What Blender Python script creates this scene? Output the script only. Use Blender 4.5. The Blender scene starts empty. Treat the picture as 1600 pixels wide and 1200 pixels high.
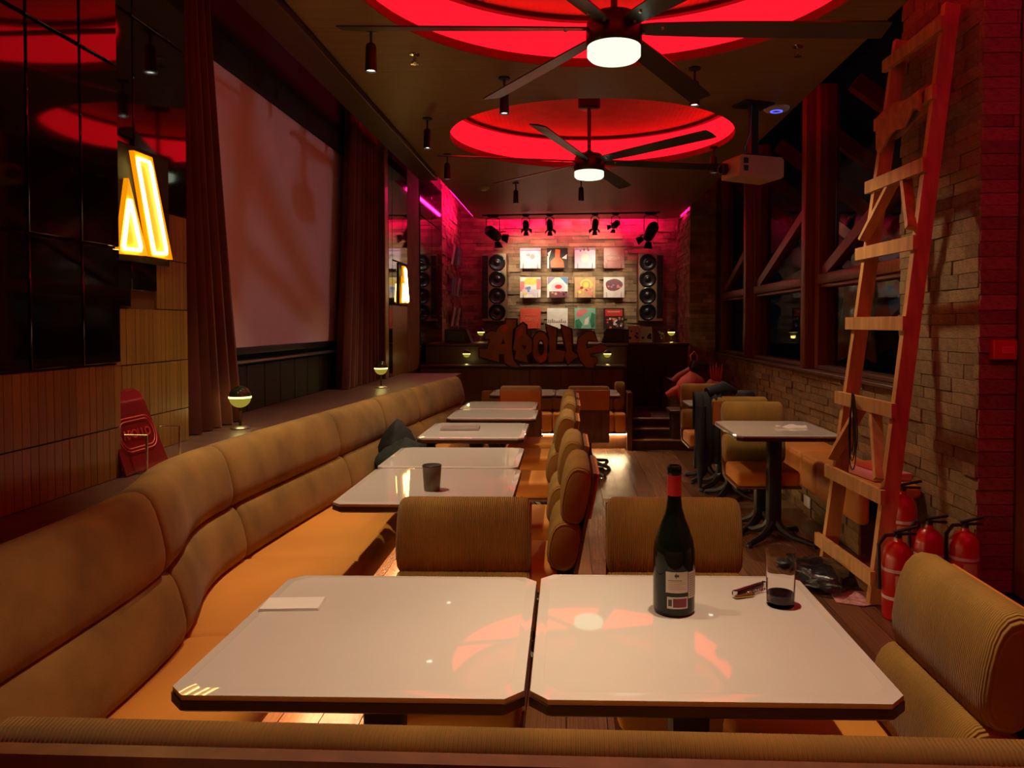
import bpy, bmesh, math, random
from mathutils import Vector, Matrix
R = math.radians
PI = math.pi
random.seed(7)
scene = bpy.context.scene
COL = scene.collection

# ------------------------------------------------------------------ camera, world, exposure
cam_d = bpy.data.cameras.new('camera'); cam = bpy.data.objects.new('camera', cam_d); COL.objects.link(cam)
cam.location = (0, 0, 1.45)
cam.rotation_euler = (R(90 - 1.5), 0, R(1.5))
cam_d.sensor_width = 36; cam_d.lens = 27.0
cam_d.shift_x = -0.0335; cam_d.shift_y = -0.03975
cam_d.clip_start = 0.02
scene.camera = cam
w = bpy.data.worlds.new('night'); scene.world = w; w.use_nodes = True
w.node_tree.nodes['Background'].inputs[0].default_value = (0.10, 0.13, 0.2, 1)
w.node_tree.nodes['Background'].inputs[1].default_value = 0.004
vs = scene.view_settings
vs.view_transform = 'Standard'; vs.look = 'None'; vs.gamma = 1.0; vs.use_curve_mapping = False
vs.exposure = 0.0
try:
    scene.cycles.max_bounces = 7; scene.cycles.diffuse_bounces = 4; scene.cycles.glossy_bounces = 4
    scene.cycles.transparent_max_bounces = 10; scene.cycles.transmission_bounces = 6
    scene.cycles.sample_clamp_indirect = 4.0; scene.cycles.caustics_reflective = False
    scene.cycles.blur_glossy = 0.5
except Exception: pass
WARM = (1.0, 0.79, 0.52)

# ------------------------------------------------------------------ helpers
class B:
    def __init__(s): s.v = []; s.f = []
    def add(s, vs_, fs):
        o = len(s.v); s.v += [tuple(p) for p in vs_]; s.f += [tuple(i + o for i in f) for f in fs]; return s
    def box(s, x0, x1, y0, y1, z0, z1):
        return s.add([(x0,y0,z0),(x1,y0,z0),(x1,y1,z0),(x0,y1,z0),(x0,y0,z1),(x1,y0,z1),(x1,y1,z1),(x0,y1,z1)],
                     [(3,2,1,0),(4,5,6,7),(0,1,5,4),(1,2,6,5),(2,3,7,6),(3,0,4,7)])
    def rbox(s, x0, x1, y0, y1, z0, z1, r=0.005, seg=2, mat4=None):
        bm = bmesh.new(); bmesh.ops.create_cube(bm, size=1)
        for v in bm.verts: v.co = Vector(((x0+x1)/2 + v.co.x*(x1-x0), (y0+y1)/2 + v.co.y*(y1-y0), (z0+z1)/2 + v.co.z*(z1-z0)))
        r = min(r, .49*min(x1-x0, y1-y0, z1-z0))
        bmesh.ops.bevel(bm, geom=bm.edges[:], offset=r, segments=seg, profile=.5, affect='EDGES')
        if mat4 is not None: bm.transform(mat4)
        bm.verts.index_update()
        s.add([v.co[:] for v in bm.verts], [[v.index for v in f.verts] for f in bm.faces]); bm.free(); return s
    def rings(s, rings, cap=True, closed=False):
        n = len(rings[0]); vs_ = [p for r in rings for p in r]; fs = []
        m = len(rings)
        for i in range(m if closed else m-1):
            a = i*n; b = ((i+1) % m)*n
            for j in range(n):
                k = (j+1) % n; fs.append((a+j, a+k, b+k, b+j))
        if cap and not closed:
            fs.append(tuple(reversed(range(n)))); fs.append(tuple((m-1)*n + j for j in range(n)))
        return s.add(vs_, fs)
    def lathe(s, prof, c=(0,0,0), n=20, axis='z', cap=True):
        rs = []
        for r, h in prof:
            ring = []
            for i in range(n):
                a = 2*PI*i/n; x, y = r*math.cos(a), r*math.sin(a)
                if axis == 'z': p = (x, y, h)
                elif axis == 'y': p = (x, h, -y)
                else: p = (h, x, y)
                ring.append((c[0]+p[0], c[1]+p[1], c[2]+p[2]))
            rs.append(ring)
        return s.rings(rs, cap)
    def tube(s, path, r, n=8, closed=False, cap=True):
        pts = [Vector(p) for p in path]; m = len(pts); rs = []
        rad = r if isinstance(r, (list, tuple)) else [r]*m
        up = None
        for i, p in enumerate(pts):
            if closed: t = pts[(i+1) % m] - pts[i-1]
            else: t = pts[min(i+1, m-1)] - pts[max(i-1, 0)]
            if t.length < 1e-9: t = Vector((0,0,1))
            t.normalize()
            if up is None:
                up = Vector((0,0,1)) if abs(t.z) < .9 else Vector((1,0,0))
            x = t.cross(up)
            if x.length < 1e-6: x = t.cross(Vector((0,1,.1)))
            x.normalize(); y = x.cross(t).normalized(); up = y
            rs.append([tuple(p + rad[i]*(math.cos(2*PI*k/n)*x + math.sin(2*PI*k/n)*y)) for k in range(n)])
        return s.rings(rs, cap, closed)
    def bar(s, p0, p1, w_, h_, up=(0,0,1)):
        p0, p1 = Vector(p0), Vector(p1); t = (p1-p0).normalized(); u = Vector(up)
        x = t.cross(u).normalized(); y = x.cross(t).normalized()
        r = [[tuple(p + sx*x*w_/2 + sy*y*h_/2) for sx, sy in ((-1,-1),(1,-1),(1,1),(-1,1))] for p in (p0, p1)]
        return s.rings(r)
    def prism(s, poly, a0, a1, axis='y'):
        def P(u, v, a): return {'y': (u, a, v), 'x': (a, u, v), 'z': (u, v, a)}[axis]
        return s.rings([[P(u, v, a) for u, v in poly] for a in (a0, a1)])
    def blob(s, c, rx, ry, rz, seed=0, amp=.12, nu=14, nv=9, fq=2.3):
        rn = random.Random(seed); ph = [rn.uniform(0, 6.28) for _ in range(6)]
        rs = []
        for j in range(nv):
            t = .06 + (PI-.12)*j/(nv-1); ring = []
            for i in range(nu):
                a = 2*PI*i/nu; x, y, z = math.sin(t)*math.cos(a), math.sin(t)*math.sin(a), -math.cos(t)
                k = 1 + amp*(math.sin(fq*3*x+ph[0]) + math.sin(fq*3*y+ph[1]) + math.sin(fq*2*z+ph[2]) + .7*math.sin(fq*5*(x+z)+ph[3]))
                ring.append((c[0]+rx*k*x, c[1]+ry*k*y, max(c[2]+rz*k*z, c[2]-rz)))
            rs.append(ring)
        return s.rings(rs)
    def mesh(s, name, mat_, sharp=40):
        me = bpy.data.meshes.new(name); me.from_pydata(s.v, [], s.f); me.validate()
        bm = bmesh.new(); bm.from_mesh(me); bmesh.ops.recalc_face_normals(bm, faces=bm.faces[:]); bm.to_mesh(me); bm.free()
        me.polygons.foreach_set('use_smooth', [True]*len(me.polygons))
        me.set_sharp_from_angle(angle=R(sharp))
        if mat_: me.materials.append(mat_)
        return me
    def build(s, name, mat_, parent=None, sharp=40):
        return put(name, s.mesh(name, mat_, sharp), parent)

def put(name, me, parent=None, loc=None, rot=None, scale=None):
    o = bpy.data.objects.new(name, me); COL.objects.link(o)
    if parent: o.parent = parent
    if loc: o.location = loc
    if rot: o.rotation_euler = rot
    if scale: o.scale = scale
    return o
def tag(o, label=None, cat=None, group=None, kind=None):
    if label: o['label'] = label
    if cat: o['category'] = cat
    if group: o['group'] = group
    if kind: o['kind'] = kind
    return o
def thing(name, label, cat, loc=(0,0,0), rotz=0, group=None, scale=None):
    o = bpy.data.objects.new(name, None); COL.objects.link(o); o.location = loc; o.rotation_euler = (0,0,rotz)
    o.empty_display_size = .1
    if scale: o.scale = scale
    return tag(o, label, cat, group)
def struct(name, b, m, parent=None, sharp=40):
    return tag(b.build(name, m, parent, sharp), kind='structure')
def copy_tree(o, parent=None):
    c = o.copy(); COL.objects.link(c); c.parent = parent
    for ch in [x for x in o.children]: copy_tree(ch, c)
    return c
def light(kind, name, loc, parent=None, energy=10, color=WARM, size=.03, spot=60, blend=.6, target=None, world=None):
    d = bpy.data.lights.new(name, kind); d.energy = energy; d.color = color
    if kind == 'SPOT': d.spot_size = R(spot); d.spot_blend = max(blend, .85) if spot < 70 else blend; d.shadow_soft_size = size
    elif kind == 'POINT': d.shadow_soft_size = size
    o = bpy.data.objects.new(name, d); COL.objects.link(o)
    if parent: o.parent = parent
    o.location = loc
    if target is not None:
        dr = Vector(target) - Vector(world if world else loc)
        o.rotation_euler = dr.to_track_quat('-Z', 'Y').to_euler()
    return o

# ------------------------------------------------------------------ materials
def nodes(name):
    m = bpy.data.materials.new(name); m.use_nodes = True
    nt = m.node_tree; bs = nt.nodes['Principled BSDF']
    return m, nt, bs
def link(nt, a, b): nt.links.new(a, b)
def N(nt, t, **kw):
    n = nt.nodes.new(t)
    for k, v in kw.items():
        if k in n.inputs.keys() if hasattr(n.inputs, 'keys') else False: n.inputs[k].default_value = v
        else: setattr(n, k, v)
    return n
def rgba(c): return (c[0], c[1], c[2], 1)
def srgb(r, g, b):
    f = lambda c: c/12.92 if c <= .04045 else ((c+.055)/1.055)**2.4
    return (f(r/255), f(g/255), f(b/255))
def M(name, col, rough=.5, metal=0., var=.2, scale=6., stretch=(1,1,1), bump=0., bscale=None, spec=.5, coat=0., rnd=0., island=False, sheen=0., emis=None, estr=0., ior=None):
    m, nt, bs = nodes(name)
    tc = nt.nodes.new('ShaderNodeTexCoord'); mp = nt.nodes.new('ShaderNodeMapping'); mp.inputs['Scale'].default_value = stretch
    link(nt, tc.outputs['Object'], mp.inputs['Vector'])
    nz = nt.nodes.new('ShaderNodeTexNoise'); nz.inputs['Scale'].default_value = scale; nz.inputs['Detail'].default_value = 4
    link(nt, mp.outputs[0], nz.inputs['Vector'])
    rp = nt.nodes.new('ShaderNodeValToRGB')
    rp.color_ramp.elements[0].position = .3; rp.color_ramp.elements[1].position = .72
    rp.color_ramp.elements[0].color = rgba([c*(1-var) for c in col]); rp.color_ramp.elements[1].color = rgba([min(1, c*(1+var)) for c in col])
    link(nt, nz.outputs['Fac'], rp.inputs['Fac'])
    out = rp.outputs['Color']
    if rnd:
        hs = nt.nodes.new('ShaderNodeHueSaturation'); oi = nt.nodes.new('ShaderNodeObjectInfo')
        mr = nt.nodes.new('ShaderNodeMapRange'); mr.inputs['To Min'].default_value = 1-rnd; mr.inputs['To Max'].default_value = 1+rnd
        src = oi.outputs['Random']
        if island:
            ge = nt.nodes.new('ShaderNodeNewGeometry'); src = ge.outputs['Random Per Island']
        link(nt, src, mr.inputs['Value']); link(nt, mr.outputs[0], hs.inputs['Value']); link(nt, out, hs.inputs['Color']); out = hs.outputs['Color']
    link(nt, out, bs.inputs['Base Color'])
    bs.inputs['Roughness'].default_value = rough; bs.inputs['Metallic'].default_value = metal
    bs.inputs['Specular IOR Level'].default_value = spec; bs.inputs['Coat Weight'].default_value = coat; bs.inputs['Coat Roughness'].default_value = .04
    if sheen: bs.inputs['Sheen Weight'].default_value = sheen; bs.inputs['Sheen Roughness'].default_value = .4
    if ior: bs.inputs['IOR'].default_value = ior
    if emis: bs.inputs['Emission Color'].default_value = rgba(emis); bs.inputs['Emission Strength'].default_value = estr
    if bump:
        n2 = nt.nodes.new('ShaderNodeTexNoise'); n2.inputs['Scale'].default_value = bscale or scale*4; n2.inputs['Detail'].default_value = 5
        link(nt, mp.outputs[0], n2.inputs['Vector'])
        bp = nt.nodes.new('ShaderNodeBump'); bp.inputs['Strength'].default_value = bump; bp.inputs['Distance'].default_value = .01
        link(nt, n2.outputs['Fac'], bp.inputs['Height']); link(nt, bp.outputs[0], bs.inputs['Normal'])
    return m
def emit(name, col, st):
    m, nt, bs = nodes(name); nt.nodes.remove(bs)
    e = nt.nodes.new('ShaderNodeEmission'); e.inputs[0].default_value = rgba(col); e.inputs[1].default_value = st
    link(nt, e.outputs[0], nt.nodes['Material Output'].inputs[0]); return m
def corduroy(name, col, pitch=.0065, axis=0):
    m = M(name, col, rough=.8, var=.25, scale=5, sheen=.08)
    nt = m.node_tree; bs = nt.nodes['Principled BSDF']
    tc = nt.nodes.new('ShaderNodeTexCoord'); sp = nt.nodes.new('ShaderNodeSeparateXYZ'); link(nt, tc.outputs['Object'], sp.inputs[0])
    mu = nt.nodes.new('ShaderNodeMath'); mu.operation = 'MULTIPLY'; mu.inputs[1].default_value = 2*PI/pitch; link(nt, sp.outputs[axis], mu.inputs[0])
    si = nt.nodes.new('ShaderNodeMath'); si.operation = 'SINE'; link(nt, mu.outputs[0], si.inputs[0])
    bp = nt.nodes.new('ShaderNodeBump'); bp.inputs['Strength'].default_value = .65; bp.inputs['Distance'].default_value = .0028
    link(nt, si.outputs[0], bp.inputs['Height']); link(nt, bp.outputs[0], bs.inputs['Normal'])
    return m

m_floor = M('floor_wood', srgb(122, 84, 56), .27, var=.28, scale=3, stretch=(9, 1, 1), bump=.1, bscale=30, rnd=.3, spec=.5)
m_floor_b = M('floor_base', srgb(30, 20, 14), .8)
m_ceil = M('ceiling_veneer', srgb(140, 108, 66), .45, var=.16, scale=2.5, stretch=(1, 14, 1), bump=.04, bscale=8)
m_ceil_dk = M('dark_soffit', srgb(74, 46, 26), .5, var=.2, stretch=(6, 1, 1))
m_void = M('black_void', (.004, .004, .004), .8)
m_brick = M('stone_brick', srgb(140, 112, 72), .85, var=.3, scale=9, bump=.6, bscale=28, rnd=.26)
m_brick_s = M('stone_brick_small', srgb(150, 124, 92), .85, var=.3, scale=6, bump=.6, bscale=20, rnd=.35, island=True)
m_mortar = M('mortar', srgb(78, 62, 44), .95, bump=.4, bscale=60)
m_tile = M('olive_tile', srgb(138, 106, 42), .28, var=.2, scale=7, stretch=(1, 1, .3), bump=.06, bscale=20, rnd=.16)
m_grout = M('grout', srgb(96, 66, 30), .9)
m_black_glass = M('black_glass', (.006, .005, .004), .045, var=.1, spec=.9, rnd=.02)
m_wood = M('walnut', srgb(92, 54, 28), .42, var=.3, scale=3, stretch=(6, 6, .6), bump=.03)
m_wood_dk = M('dark_walnut', srgb(60, 34, 20), .42, var=.3, scale=3, stretch=(5, 5, .6))
m_wood_post = M('window_timber', srgb(118, 62, 32), .38, var=.25, scale=3, stretch=(8, 8, .5), bump=.03)
m_ledge = M('ledge_stone', srgb(92, 62, 48), .42, var=.25, scale=9)
m_suede = M('olive_suede', srgb(140, 106, 46), .85, var=.3, scale=5, sheen=.06, bump=.12, bscale=160)
m_seat = M('ochre_velvet', srgb(216, 140, 46), .75, var=.1, scale=2.5, sheen=.08, bump=.06, bscale=200)
m_cord = corduroy('olive_corduroy', srgb(158, 120, 44))
m_cord_y = corduroy('olive_corduroy_side', srgb(150, 116, 56))
m_shell_o = M('ochre_back_panel', srgb(196, 118, 46), .6, var=.12, scale=3)
m_shell_w = M('chair_ply', srgb(116, 74, 40), .42, var=.25, scale=3, stretch=(6, 6, .8))
m_edge = M('table_edge', srgb(58, 32, 22), .4)
m_top = M('white_laminate', srgb(206, 198, 186), .025, var=.03, scale=3, spec=.5, coat=.0)
m_black = M('black_metal', (.012, .011, .010), .42, var=.2, spec=.5)
m_blackm = M('black_matte', (.012, .011, .011), .7, var=.3)
m_chrome = M('chrome', (.75, .73, .7), .15, metal=1, var=.05)
m_steel = M('brushed_steel', (.45, .43, .4), .35, metal=1, var=.1)
m_curtain = M('rust_velvet', srgb(92, 42, 26), .85, var=.25, scale=4, sheen=.3)
m_screen = M('screen_fabric', srgb(216, 192, 186), .8, var=.02)
m_membrane = emit('red_membrane', (1.0, .0042, .0115), 2.6)
m_recess = M('recess_red_slat', srgb(246, 110, 112), .6, var=.1)
m_rimred = M('recess_rim', srgb(150, 50, 40), .55)
m_led_mag = emit('magenta_led', (1.0, .004, .15), 85)
m_led_red = emit('red_led', (1.0, .004, .07), 6)
m_led_red2 = emit('red_led_bright', (1.0, .004, .15), 170)
m_led_warm = emit('warm_led', (1.0, .70, .36), 95)
m_fanlight = emit('fan_diffuser', (.86, 1.0, .70), 1.25)
m_bulb = emit('spot_lens', (1.0, .93, .8), 9)
m_neon = emit('neon_tube', (1.0, .74, .16), 16)
m_neon_p = M('neon_plate', srgb(255, 150, 10), .5, emis=(1.0, .33, .0), estr=.85)
m_white = M('white_plastic', srgb(214, 206, 196), .45, var=.04)
m_cream = M('projector_cream', srgb(190, 156, 122), .45, var=.05)
m_red = M('red_enamel', srgb(196, 26, 20), .3, var=.1, coat=.3)
m_ladder = M('pine', srgb(196, 146, 84), .6, var=.25, scale=4, stretch=(5, 5, .8), bump=.1)
m_glasspane, _nt, _bs = nodes('window_glass')
_tr = _nt.nodes.new('ShaderNodeBsdfTransparent'); _gl = _nt.nodes.new('ShaderNodeBsdfGlossy'); _gl.inputs['Roughness'].default_value = .01
_mx = _nt.nodes.new('ShaderNodeMixShader'); _mx.inputs[0].default_value = .045
link(_nt, _tr.outputs[0], _mx.inputs[1]); link(_nt, _gl.outputs[0], _mx.inputs[2]); link(_nt, _mx.outputs[0], _nt.nodes['Material Output'].inputs[0])
_tr.inputs[0].default_value = (.9, .93, .95, 1)

# ------------------------------------------------------------------ setting: floor
CEIL = 3.15
fl = struct('floor', B().box(-2.2, 2.7, -1.3, 9.5, -.12, -.012), m_floor_b)
pl = B().rbox(-.5, .5, -.5, .5, -.01, 0, .002, 1).mesh('plank', m_floor)
PW, PLN = .15, 1.35
nx = int((2.35 + 1.35)/PW)
for i in range(nx):
    x = -1.35 + PW*(i + .5); y = -.6 - random.random()*PLN
    while y < 9.0:
        y1 = min(y + PLN, 9.0)
        if y1 - y > .15 and y1 > .1:
            put('plank', pl, fl, ((x), (y+y1)/2, random.uniform(-.0012, 0)), None, (PW-.003, y1-y-.003, 1))
        y = y1

# platform and steps
pf = struct('floor_platform', B().box(-1.78, 2.2, 9.42, 12.9, -.1, .27), m_wood_dk)
m_carpet = M('speckled_carpet', srgb(92, 72, 66), .95, var=.55, scale=60, bump=.3, bscale=120)
B().rbox(.72, 1.8, 9.42, 10.84, .27, .285, .004, 1).build('carpet', m_carpet, pf)
m_nosing = M('step_nosing', srgb(190, 150, 104), .4)
for k, (y, z) in enumerate(((8.8, .115), (9.11, .2), (9.42, .285))):
    if k < 2:
        B().rbox(.76, 1.62, y, y+.34, 0, z-.012, .004, 1).build('step', m_wood_dk, pf)
    B().rbox(.76, 1.62, y-.012, y+.03, z-.014, z+.004, .003, 1).build('step_nosing', m_nosing, pf)

# ------------------------------------------------------------------ ceiling with round recesses
DISC = [(.215, .80), (.215, 3.86), (.225, 7.16)]
RD = 1.30
CX0, CX1, CY0, CY1 = -1.49, 1.80, -1.0, 12.62
NSEG = 64
def ring_cell(b, cx, cy, r, x0, x1, y0, y1, z):
    A = [2*PI*i/NSEG for i in range(NSEG)]
    cor = [math.atan2(y-cy, x-cx) % (2*PI) for x in (x0, x1) for y in (y0, y1)]
    A = sorted(set(A + cor))
    n = len(A); inn = []; out = []
    for a in A:
        c, s_ = math.cos(a), math.sin(a)
        inn.append((cx + r*c, cy + r*s_, z))
        t = min(((x1-cx)/c if c > 1e-9 else (x0-cx)/c if c < -1e-9 else 1e9), ((y1-cy)/s_ if s_ > 1e-9 else (y0-cy)/s_ if s_ < -1e-9 else 1e9))
        out.append((cx + t*c, cy + t*s_, z))
    b.add(inn + out, [(i, (i+1) % n, n + (i+1) % n, n + i) for i in range(n)])
b = B(); ys = [CY0, 2.33, 5.51, 9.0]
for k, (cx, cy) in enumerate(DISC):
    for z in (CEIL, CEIL + .06): ring_cell(b, cx, cy, RD, CX0, CX1, ys[k], ys[k+1], z)
    b.rings([[(cx + RD*math.cos(2*PI*i/NSEG), cy + RD*math.sin(2*PI*i/NSEG), z) for i in range(NSEG)] for z in (CEIL, CEIL+.06)], cap=False)
# end field with rounded far corners
rc = .28; poly = [(CX0, 9.0), (CX1, 9.0)]
poly += [(CX1 - rc + rc*math.cos(a), CY1 - rc + rc*math.sin(a)) for a in [R(q) for q in range(0, 91, 15)]]
poly += [(CX0 + rc + rc*math.cos(a), CY1 - rc + rc*math.sin(a)) for a in [R(q) for q in range(90, 181, 15)]]
b.prism(poly, CEIL, CEIL+.06, 'z')
b.box(CX0, CX0+.004, CY0, 9, CEIL, CEIL+.06).box(CX1-.004, CX1, CY0, 9, CEIL, CEIL+.06)
ceil = struct('ceiling', b, m_ceil, sharp=30)
for cx, cy in DISC:
    n = NSEG
    bb = B().lathe([(RD+.004, CEIL+.004), (RD+.004, CEIL+.055), (RD-.004, CEIL+.055), (RD-.004, CEIL+.004), (RD+.004, CEIL+.004)], (cx, cy, 0), n, cap=False)
    bb.build('recess_rim', m_rimred, ceil)
    B().lathe([(RD+.03, CEIL+.06), (RD+.03, CEIL+.30), (RD+.06, CEIL+.30), (RD+.06, CEIL+.06), (RD+.03, CEIL+.06)], (cx, cy, 0), n, cap=False).build('light_membrane', m_membrane, ceil)
    B().lathe([(RD-.02, CEIL+.30), (RD-.02, CEIL+.325), (RD+.06, CEIL+.325), (RD+.06, CEIL+.30), (RD-.02, CEIL+.30)], (cx, cy, 0), n, cap=False).build('recess_ring', m_edge, ceil)
    B().lathe([(RD+.06, CEIL+.335), (RD+.06, CEIL+.36)], (cx, cy, 0), n).build('recess_top', m_recess, ceil)
    sl = B()
    for i in range(-28, 29):
        x = i*.045; h = math.sqrt(max((RD-.01)**2 - x*x, .01)); sl.box(cx+x-.012, cx+x+.012, cy-h, cy+h, CEIL+.332, CEIL+.336)
    tag(sl.build('recess_slats', m_recess, ceil), kind='stuff')
struct('ceiling_upper', B().box(-2.2, 2.3, -1.3, 13.0, 3.62, 3.68), m_void)
struct('trim_1', B().rbox(-1.70, CX0, -1.0, 8.9, 3.10, 3.2, .006, 1), m_ceil_dk)
led = B().box(CX0-.012, CX0-.002, 9.9, CY1-.3, CEIL+.012, CEIL+.05).box(CX0+.3, CX1-.3, CY1+.002, CY1+.012, CEIL+.012, CEIL+.05)
led.box(CX1+.002, CX1+.012, 11.5, CY1-.3, CEIL+.012, CEIL+.05)
led.build('cove_led_strip', m_led_mag, ceil)
B().box(CX0-.012, CX0-.002, -.9, .9, CEIL+.064, CEIL+.10).build('cove_led_strip', m_led_red, ceil)
B().box(CX1+.002, CX1+.012, -.9, 2.6, CEIL+.064, CEIL+.10).build('cove_led_strip', m_led_red2, ceil)

# ------------------------------------------------------------------ brick helpers
brick_mesh = [None]*3
for k in range(3):
    bm = bmesh.new(); bmesh.ops.create_cube(bm, size=1)
    bmesh.ops.bevel(bm, geom=bm.edges[:], offset=.035, segments=1, affect='EDGES')
    rn = random.Random(k)
    for v in bm.verts: v.co += Vector((rn.uniform(-.02, .02), rn.uniform(-.02, .02), rn.uniform(-.025, .025)))
    me = bpy.data.meshes.new('brick'); bm.to_mesh(me); bm.free(); me.materials.append(m_brick); brick_mesh[k] = me
def course(u0, u1, z0, z1, ch, lmin, lmax, rn):
    z = z0
    while z < z1 - ch*.4:
        h = min(ch*rn.uniform(.85, 1.15), z1 - z); u = u0
        while u < u1 - .01:
            l = rn.uniform(lmin, lmax)
            if u1 - (u + l) < lmin*.5: l = u1 - u
            yield u, u+l, z, z+h
            u += l
        z += h
def bricks(parent, axis, plane, sgn, u0, u1, z0, z1, ch=.062, lmin=.12, lmax=.27, seed=1, near=None, limit=300, proud=.02, depth=.05):
    rn = random.Random(seed); L = list(course(u0, u1, z0, z1, ch, lmin, lmax, rn))
    if near: L.sort(key=near)
    rest = B()
    for i, (a, b_, c, d) in enumerate(L):
        p = proud*rn.uniform(.2, 1.3); g = .003
        cu, cz = (a+b_)/2, (c+d)/2; off = plane + sgn*(p - depth/2)
        if i < limit:
            if axis == 'x': put('brick', brick_mesh[i % 3], parent, (off, cu, cz), None, (depth, b_-a-g, d-c-g))
            else: put('brick', brick_mesh[i % 3], parent, (cu, off, cz), None, (b_-a-g, depth, d-c-g))
        else:
            if axis == 'x': rest.box(off-depth/2, off+depth/2, a+g/2, b_-g/2, c+g/2, d-g/2)
            else: rest.box(a+g/2, b_-g/2, off-depth/2, off+depth/2, c+g/2, d-g/2)
    if rest.v: tag(rest.build('brickwork', m_brick_s, parent), kind='stuff')

# back wall
wb = struct('wall_back', B().box(-1.9, 2.3, 12.9, 13.05, 0, 3.62), m_mortar)
bricks(wb, 'y', 12.9, -1, -1.78, 2.04, 1.1, 3.6, .06, .16, .36, 3, limit=0, proud=.028)
# left wall, far brick part with the dark mirror before it
wl = struct('wall_left_far', B().box(-1.95, -1.79, 9.25, 12.9, 0, 3.62), m_mortar)
bricks(wl, 'x', -1.79, 1, 10.9, 12.87, 1.1, 3.6, .06, .16, .36, 4, limit=0, proud=.022)
wm = wl
for k, (z0, z1) in enumerate(((.95, 1.55), (1.56, 2.2), (2.21, 2.75), (2.76, 3.3))):
    B().rbox(-1.80, -1.765, 9.26, 10.05, z0, z1, .004, 1).build('glass_panel', m_black_glass, wm)
    B().rbox(-1.80, -1.765, 10.06, 10.88, z0, z1, .004, 1).build('glass_panel', m_black_glass, wm)
# right pier at the back, pillar by the ladder, low wall under the windows
wp = struct('wall_right_pier', B().box(1.84, 2.3, 11.42, 12.9, 0, 3.62), m_mortar)
bricks(wp, 'y', 11.42, -1, 1.82, 2.2, .3, 3.6, .06, .14, .3, 5, limit=0, proud=.02)
bricks(wp, 'x', 1.84, -1, 11.42, 12.9, .3, 3.6, .06, .14, .3, 6, limit=0, proud=.02)
wpl = struct('wall_right_pillar', B().box(2.21, 2.62, 4.18, 5.14, 0, 3.62), m_mortar)
bricks(wpl, 'x', 2.21, -1, 4.165, 5.15, 0, 3.6, .072, .13, .30, 7, near=lambda q: abs(q[2]-1.7), limit=300, proud=.012)
wpf = struct('wall_right_pillar_front', B().box(2.215, 2.62, 4.165, 4.18, 0, 3.62), m_mortar)
bricks(wpf, 'y', 4.165, -1, 2.20, 2.60, 0, 3.6, .072, .16, .36, 8, limit=300, proud=.012)
wr = struct('wall_right_low', B().box(2.215, 2.42, 5.14, 11.42, 0, 1.0), m_mortar)
bricks(wr, 'x', 2.215, -1, 5.15, 11.4, .42, 1.0, .066, .13, .28, 9, near=lambda q: q[0], limit=300, proud=.016)
B().rbox(2.17, 2.46, 5.14, 11.42, 1.0, 1.03, .006, 1).build('ledge', m_ledge, wr)
# timber side wall nearest the camera on the right, wall behind the camera
struct('wall_right_timber', B().rbox(2.385, 2.62, -1.2, 4.13, 0, 3.62, .01, 1), m_wood_post)
struct('wall_front', B().box(-2.2, 2.62, -1.3, -1.2, 0, 3.62), m_wood_dk)
struct('wall_left', B().box(-2.2, -2.06, -1.3, 9.25, 0, 3.62), m_void)

# tiled walls on the left
def tiles(parent, x, y0, y1, rows, w_=.036, skip=None):
    me = tiles.me
    n = int(round((y1-y0)/w_)); w2 = (y1-y0)/n
    for z0, z1 in rows:
        for i in range(n):
            yc = y0 + w2*(i+.5)
            if skip and skip(yc, (z0+z1)/2): continue
            put('tile', me, parent, (x + random.uniform(0, .0015), yc, (z0+z1)/2), None, (1, w2-.0022, z1-z0-.004))
tiles.me = B().rbox(-.006, .006, -.5, .5, -.5, .5, .0022, 1).mesh('tile', m_tile)
wt = struct('wall_left_tiled', B().box(-2.06, -1.606, -.4, 2.70, 0, 3.62), m_grout)
tiles(wt, -1.600, 1.2, 2.70, ((.9, 1.08), (1.08, 1.305)))
for i, (y0, y1) in enumerate(((-.4, .6), (.605, 1.4), (1.405, 1.88), (1.885, 2.235), (2.24, 2.485), (2.49, 2.70))):
    for z0, z1 in ((1.31, 1.716), (1.72, 2.355), (2.36, 3.0), (3.005, 3.6)):
        B().rbox(-1.612, -1.588, y0, y1-.004, z0, z1-.004, .003, 1).build('glass_panel', m_black_glass, wt)
wt2 = struct('wall_left_recess', B().box(-2.06, -1.79, 2.70, 3.56, 0, 3.62), m_grout)
def sk(y, z): return (z > 1.95) or (y < 3.09 and z > 1.515) or (y < 3.29 and z > 1.585 and z < 1.75)
tiles(wt2, -1.784, 2.72, 3.56, ((.9, 1.055), (1.055, 1.28), (1.28, 1.51), (1.51, 1.73), (1.73, 1.94)), .034, sk)
for y0, y1, z0, z1 in ((2.71, 3.09, 1.515, 1.70), (2.71, 3.09, 1.70, 2.2), (3.095, 3.29, 1.585, 1.73), (2.71, 3.12, 2.2, 2.7), (3.125, 3.56, 1.945, 2.7), (2.71, 3.12, 2.705, 3.4), (3.125, 3.56, 2.705, 3.4)):
    B().rbox(-1.80, -1.772, y0, y1-.004, z0, z1-.004, .003, 1).build('glass_panel', m_black_glass, wt2)
m_tile_r = M('olive_wall_panel', srgb(124, 86, 36), .75, var=.2, scale=5)
wt3 = struct('wall_left_panel', B().box(-2.06, -1.79, 7.5, 9.25, 0, 3.62), m_grout)
for y0, y1, z0, z1, mm in ((7.5, 7.64, .9, 3.4, m_tile), (7.65, 7.80, .9, 3.4, m_black_glass), (7.81, 8.55, .9, 1.64, m_tile), (7.81, 8.55, 2.1, 3.4, m_black_glass), (7.81, 8.2, 1.645, 2.095, m_black_glass), (8.205, 8.55, 1.645, 2.095, m_wood_dk), (8.555, 9.25, .9, 3.4, m_tile_r)):
    B().rbox(-1.80, -1.775, y0, y1-.004, z0, z1-.004, .003, 1).build('wall_panel', mm, wt3)
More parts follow.
